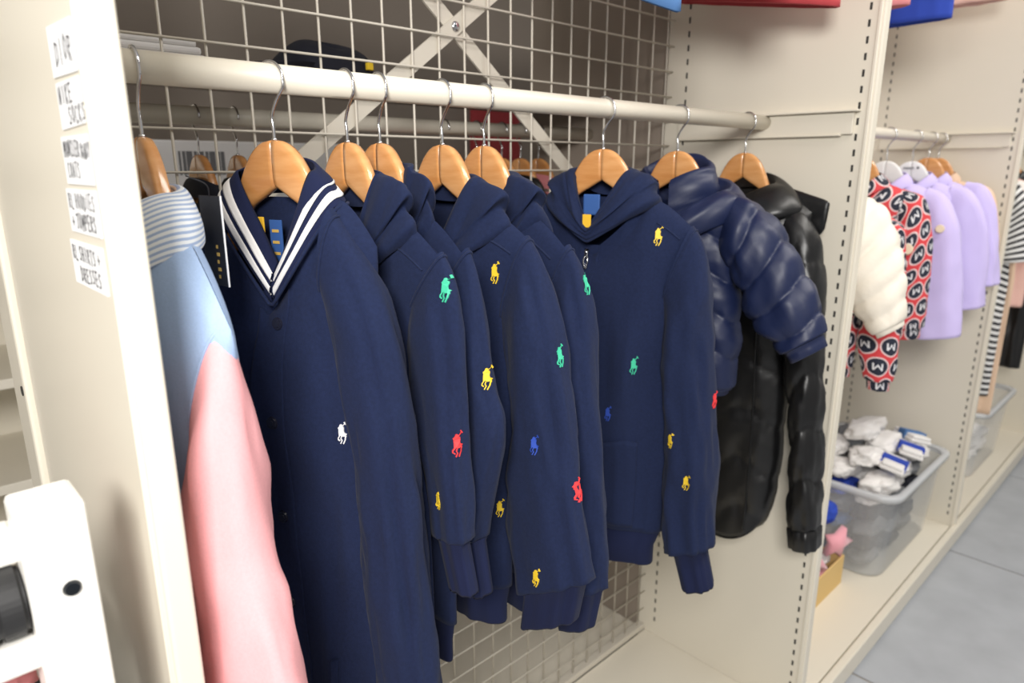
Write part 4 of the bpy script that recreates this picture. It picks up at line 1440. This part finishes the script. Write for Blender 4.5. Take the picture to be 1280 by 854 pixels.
def handwriting(parent, text, x, y, h, wd, lw, seed):
    rnd = random.Random(seed)
    vs, fs = [], []
    pen = x
    for ch in text:
        if ch == ' ':
            pen += wd * .6
            continue
        jy = rnd.uniform(-.08, .08) * h
        for st in STROKES[ch]:
            pts = [Vector((pen + a * wd * .9 + b * h * .06 + rnd.uniform(-.03, .03) * wd, y + jy + b * h + rnd.uniform(-.04, .04) * h)) for a, b in st]
            for p, q in zip(pts, pts[1:]):
                d = (q - p)
                if d.length < 1e-6: continue
                n = Vector((-d.y, d.x)).normalized() * lw / 2
                e = d.normalized() * lw * .3
                k = len(vs)
                for dep in (-.00075, -.0002):
                    for c in (p - n - e, q - n + e, q + n + e, p + n - e):
                        vs.append((c.x, dep, c.y))
                fs += [(k, k + 1, k + 2, k + 3), (k + 7, k + 6, k + 5, k + 4), (k, k + 4, k + 5, k + 1), (k + 1, k + 5, k + 6, k + 2), (k + 2, k + 6, k + 7, k + 3), (k + 3, k + 7, k + 4, k)]
        pen += wd
    return mesh('handwriting', vs, fs, 'ink', parent)


# labels: local x runs from the depth of the panel towards its front edge (world -Y), local z up, facing -X
def paper(y0, y1, zt0, zt1, zb0, zb1, lines, label, cut=None):
    """y0 deep edge, y1 front edge; top/bottom heights at both"""
    g = empty('paper_label', (.1195, y0, ZC), math.radians(-90))
    tag(g, label, 'label', 'paper labels on the end panel')
    L = y0 - y1
    if cut:
        out = [(0, zb0), (L, zb1), (L, zt1 - cut), (L - cut * 1.4, zt1), (0, zt0)]
    else:
        out = [(0, zb0), (L, zb1), (L, zt1), (0, zt0)]
    n = len(out)
    vs = [(a, -.0006, b) for a, b in out] + [(a, .0004, b) for a, b in out]
    fs = [tuple(range(n)), tuple(reversed(range(n, 2 * n)))] + [(k, n + k, n + (k + 1) % n, (k + 1) % n) for k in range(n)]
    mesh('paper', vs, fs, 'paper', g)
    for j, (text, x, y, h, wd, lw) in enumerate(lines):
        o = handwriting(g, text, x, y, h, wd, lw, len(label) % 7 + j)
    return g


paper(.592, .509, .093, .0905, .060, .0585, [('DIOR', .016, .067, .015, .0120, .0016)], 'white paper label with a four letter word, topmost on the end panel', .008)
paper(.590, .514, .0560, .0560, .0250, .0275, [('NIKE', .005, .0415, .0115, .0098, .0015), ('SOCKS', .026, .0285, .0105, .0092, .0014)], 'white paper label reading socks, second from the top of the end panel')
paper(.600, .520, .0205, .0205, -.0125, -.0125, [('MONCLER', .005, .0070, .0105, .0066, .0014), ('BABY', .054, .0050, .0095, .0060, .0014), ('COATS', .009, -.0080, .0100, .0072, .0012)], 'white paper label reading coats, middle one on the end panel')
paper(.610, .527, -.0160, -.0160, -.0475, -.0475, [('RL HOODIES', .006, -.0300, .0105, .0077, .0012), ('+ JUMPERS', .008, -.0445, .0105, .0080, .0015)], 'white paper label reading hoodies and jumpers on the end panel')
paper(.623, .533, -.0545, -.0545, -.0880, -.0880, [('RL SHIRTS +', .006, -.0690, .0105, .0078, .0014), ('DRESSES', .022, -.0840, .0105, .0084, .0014)], 'white paper label reading shirts and dresses, lowest on the end panel')

# ------------------------------------------------------------------ foreground rack at the end of the run
rk = empty('metal_rack', (.061, .525, 0))
tag(rk, 'cream metal rack post with a black plug beside the end panel', 'rack')


def rkbox(name, *a, **k):
    o = box(name, *a, **k)
    o.parent = rk
    o.matrix_parent_inverse = Matrix.Translation(rk.location).inverted()
    return o


po = rkbox('post', .041, .0805, .500, .548, 0, zz(-.2165), 'rail_rack', None, .004)
bm = bmesh.new()
bmesh.ops.create_cone(bm, cap_ends=True, segments=24, radius1=.0062, radius2=.0045, depth=.003)
bmesh.ops.transform(bm, matrix=Matrix.Translation((.0645, .4992, zz(-.277))) @ Matrix.Rotation(PI / 2, 4, 'X'), verts=bm.verts)
pl = bm_obj('plug', bm, 'cap', rk)
pl.matrix_parent_inverse = Matrix.Translation(rk.location).inverted()
rkbox('crossbar', -.60, .043, .512, .540, zz(-.335), zz(-.312), 'rail_rack', None, .003)
rkbox('crossbar', -.60, .043, .530, .560, zz(-.262), zz(-.240), 'rail_rack', None, .003)
rkbox('post', -.64, -.60, .500, .548, 0, zz(-.2165), 'rail_rack', None, .004)
rkbox('lower_shelf', -.60, .041, .512, .80, zz(-.42), zz(-.405), 'rail_rack', None, .002)
for k, x in enumerate((.012, .031)):
    bm = bmesh.new()
    cyl_x(bm, x - .009, x + .009, .531, zz(-.2875), .0255, 40)
    es = [e for e in bm.edges if len(e.link_faces) == 2 and any(len(f.verts) > 4 for f in e.link_faces)]
    bmesh.ops.bevel(bm, geom=es, offset=.003, segments=3, affect='EDGES')
    o = bm_obj('black_roll', bm, 'rubber', None, False)
    tag(o, 'black rubber roll resting on the rack crossbar', 'roll', 'black rolls on the rack')
lump('folded_cloth', 'dusty rose cloth on the lower shelf of the rack', 'cloth', None, (-.03, .60, zz(-.375)), (0, 0, .2), (.075, .06, .032), 'rosecloth', 91)

# bright shelving seen past the end panel
fs_ = empty('white_shelving', (-.15, 1.75, 0))
tag(fs_, 'pale shelving standing across the rear aisle past the end panel', 'shelving')
for x in (-.75, .55):
    box('shelf_side', x - .012, x + .012, -.02, .36, 0, 2.2, 'cream', fs_, .002)
for k in range(9):
    z = .15 + .235 * k
    box('shelf', -.74, .54, 0, .36, z, z + .022, 'cream', fs_, .002)
box('shelf_back', -.74, .54, .36, .37, 0, 2.2, 'cream', fs_, 0)

# ------------------------------------------------------------------ embroidered riders, laid on the cloth
MAIN = [[(290, 335), (330, 290), (350, 240), (380, 232), (410, 255), (405, 285), (440, 300), (445, 340), (435, 400), (450, 450), (505, 475), (480, 500), (488, 540), (472, 565), (440, 525), (405, 540), (372, 525), (340, 520), (316, 555), (298, 545), (328, 480), (325, 430), (300, 400), (305, 365)]]


def strip(pts, wd):
    out_l, out_r = [], []
    for i, p in enumerate(pts):
        a = Vector(pts[max(i - 1, 0)]); b = Vector(pts[min(i + 1, len(pts) - 1)])
        d = (b - a).normalized()
        n = Vector((-d.y, d.x)) * wd / 2
        out_l.append(tuple(Vector(p) + n)); out_r.append(tuple(Vector(p) - n))
    return out_l + out_r[::-1]


PIECES = MAIN + [strip([(316, 535), (278, 590), (274, 630), (318, 655)], 24), strip([(372, 515), (346, 600), (372, 645), (330, 722)], 24), strip([(466, 535), (452, 620), (400, 722)], 26),
                 strip([(395, 285), (455, 232), (488, 190)], 17), strip([(462, 168), (508, 228)], 24)]
bpy.context.view_layer.update()
cloths = []
for g_ in (g1, g2, g3, g4, g5, g6):
    for part in g_.children:
        if part.name.split('.')[0] in ('body', 'sleeve', 'pocket', 'zip_placket'):
            mw = part.matrix_world
            cloths.append((g_, BVHTree.FromPolygons([mw @ v.co for v in part.data.vertices], [tuple(p.vertices) for p in part.data.polygons])))


def rider(px, py, h, m):
    h *= .98
    d = (FWD + RIGHT * ((px - 640) / F_PX) - UP * ((py - 427) / F_PX)).normalized()
    best = None
    for g_, bv in cloths:
        loc, nr, ix, dist = bv.ray_cast(CAM, d)
        if loc is not None and (best is None or dist < best[0]):
            best = (dist, loc, nr, g_, bv)
    if not best:
        return
    dist, loc, nr, g_, bv = best
    if nr.dot(d) > 0: nr = -nr
    up = (Vector((0, 0, 1)) - nr * nr.z).normalized()
    rt = up.cross(nr)
    k = h / 520.0
    verts, faces = [], []
    for pc in PIECES:
        base = len(verts)
        bm = bmesh.new()
        vs = [bm.verts.new((p[0], p[1], 0)) for p in pc]
        f = bm.faces.new(vs)
        bmesh.ops.triangulate(bm, faces=[f])
        bm.verts.index_update()
        n = len(vs)
        tris = [tuple(v.index for v in t.verts) for t in bm.faces]
        bm.free()
        tops, bots = [], []
        for p in pc:
            q = loc + rt * ((p[0] - 385) * k) + up * ((450 - p[1]) * k)
            hit = bv.ray_cast(q + nr * .03, -nr, .06)
            if hit[0] is None:
                hit = bv.find_nearest(q)
            dd = max(-.010, min(.005, (hit[0] - q).dot(nr)))
            s_ = q + nr * dd
            tops.append(s_ + nr * .0013); bots.append(s_ - nr * .0012)
        verts += tops + bots
        for t in tris:
            faces.append(tuple(base + i for i in t))
        for i in range(n):
            j = (i + 1) % n
            faces.append((base + i, base + j, base + n + j, base + n + i))
    inv = g_.matrix_world.inverted()
    mesh('embroidered_rider', [inv @ v for v in verts], faces, m, g_)


for px, py, h, m in [(428, 541, .0245, 'white'), (557, 361, .0265, 'green'), (572, 555, .0265, 'red'), (549, 625, .022, 'yellow'), (609, 472, .0255, 'yellow'), (619, 341, .0255, 'yellow'),
                     (668, 556, .0245, 'blue'), (625, 635, .0245, 'yellow'), (670, 722, .0245, 'yellow'), (700, 445, .025, 'green'), (724, 613, .027, 'red'), (823, 295, .0285, 'yellow'),
                     (792, 457, .0285, 'green'), (838, 551, .025, 'yellow'), (858, 603, .0275, 'yellow'), (732, 355, .027, 'green'), (760, 517, .025, 'blue'), (893, 500, .026, 'red'), (895, 652, .026, 'blue')]:
    rider(px, py, h, m)
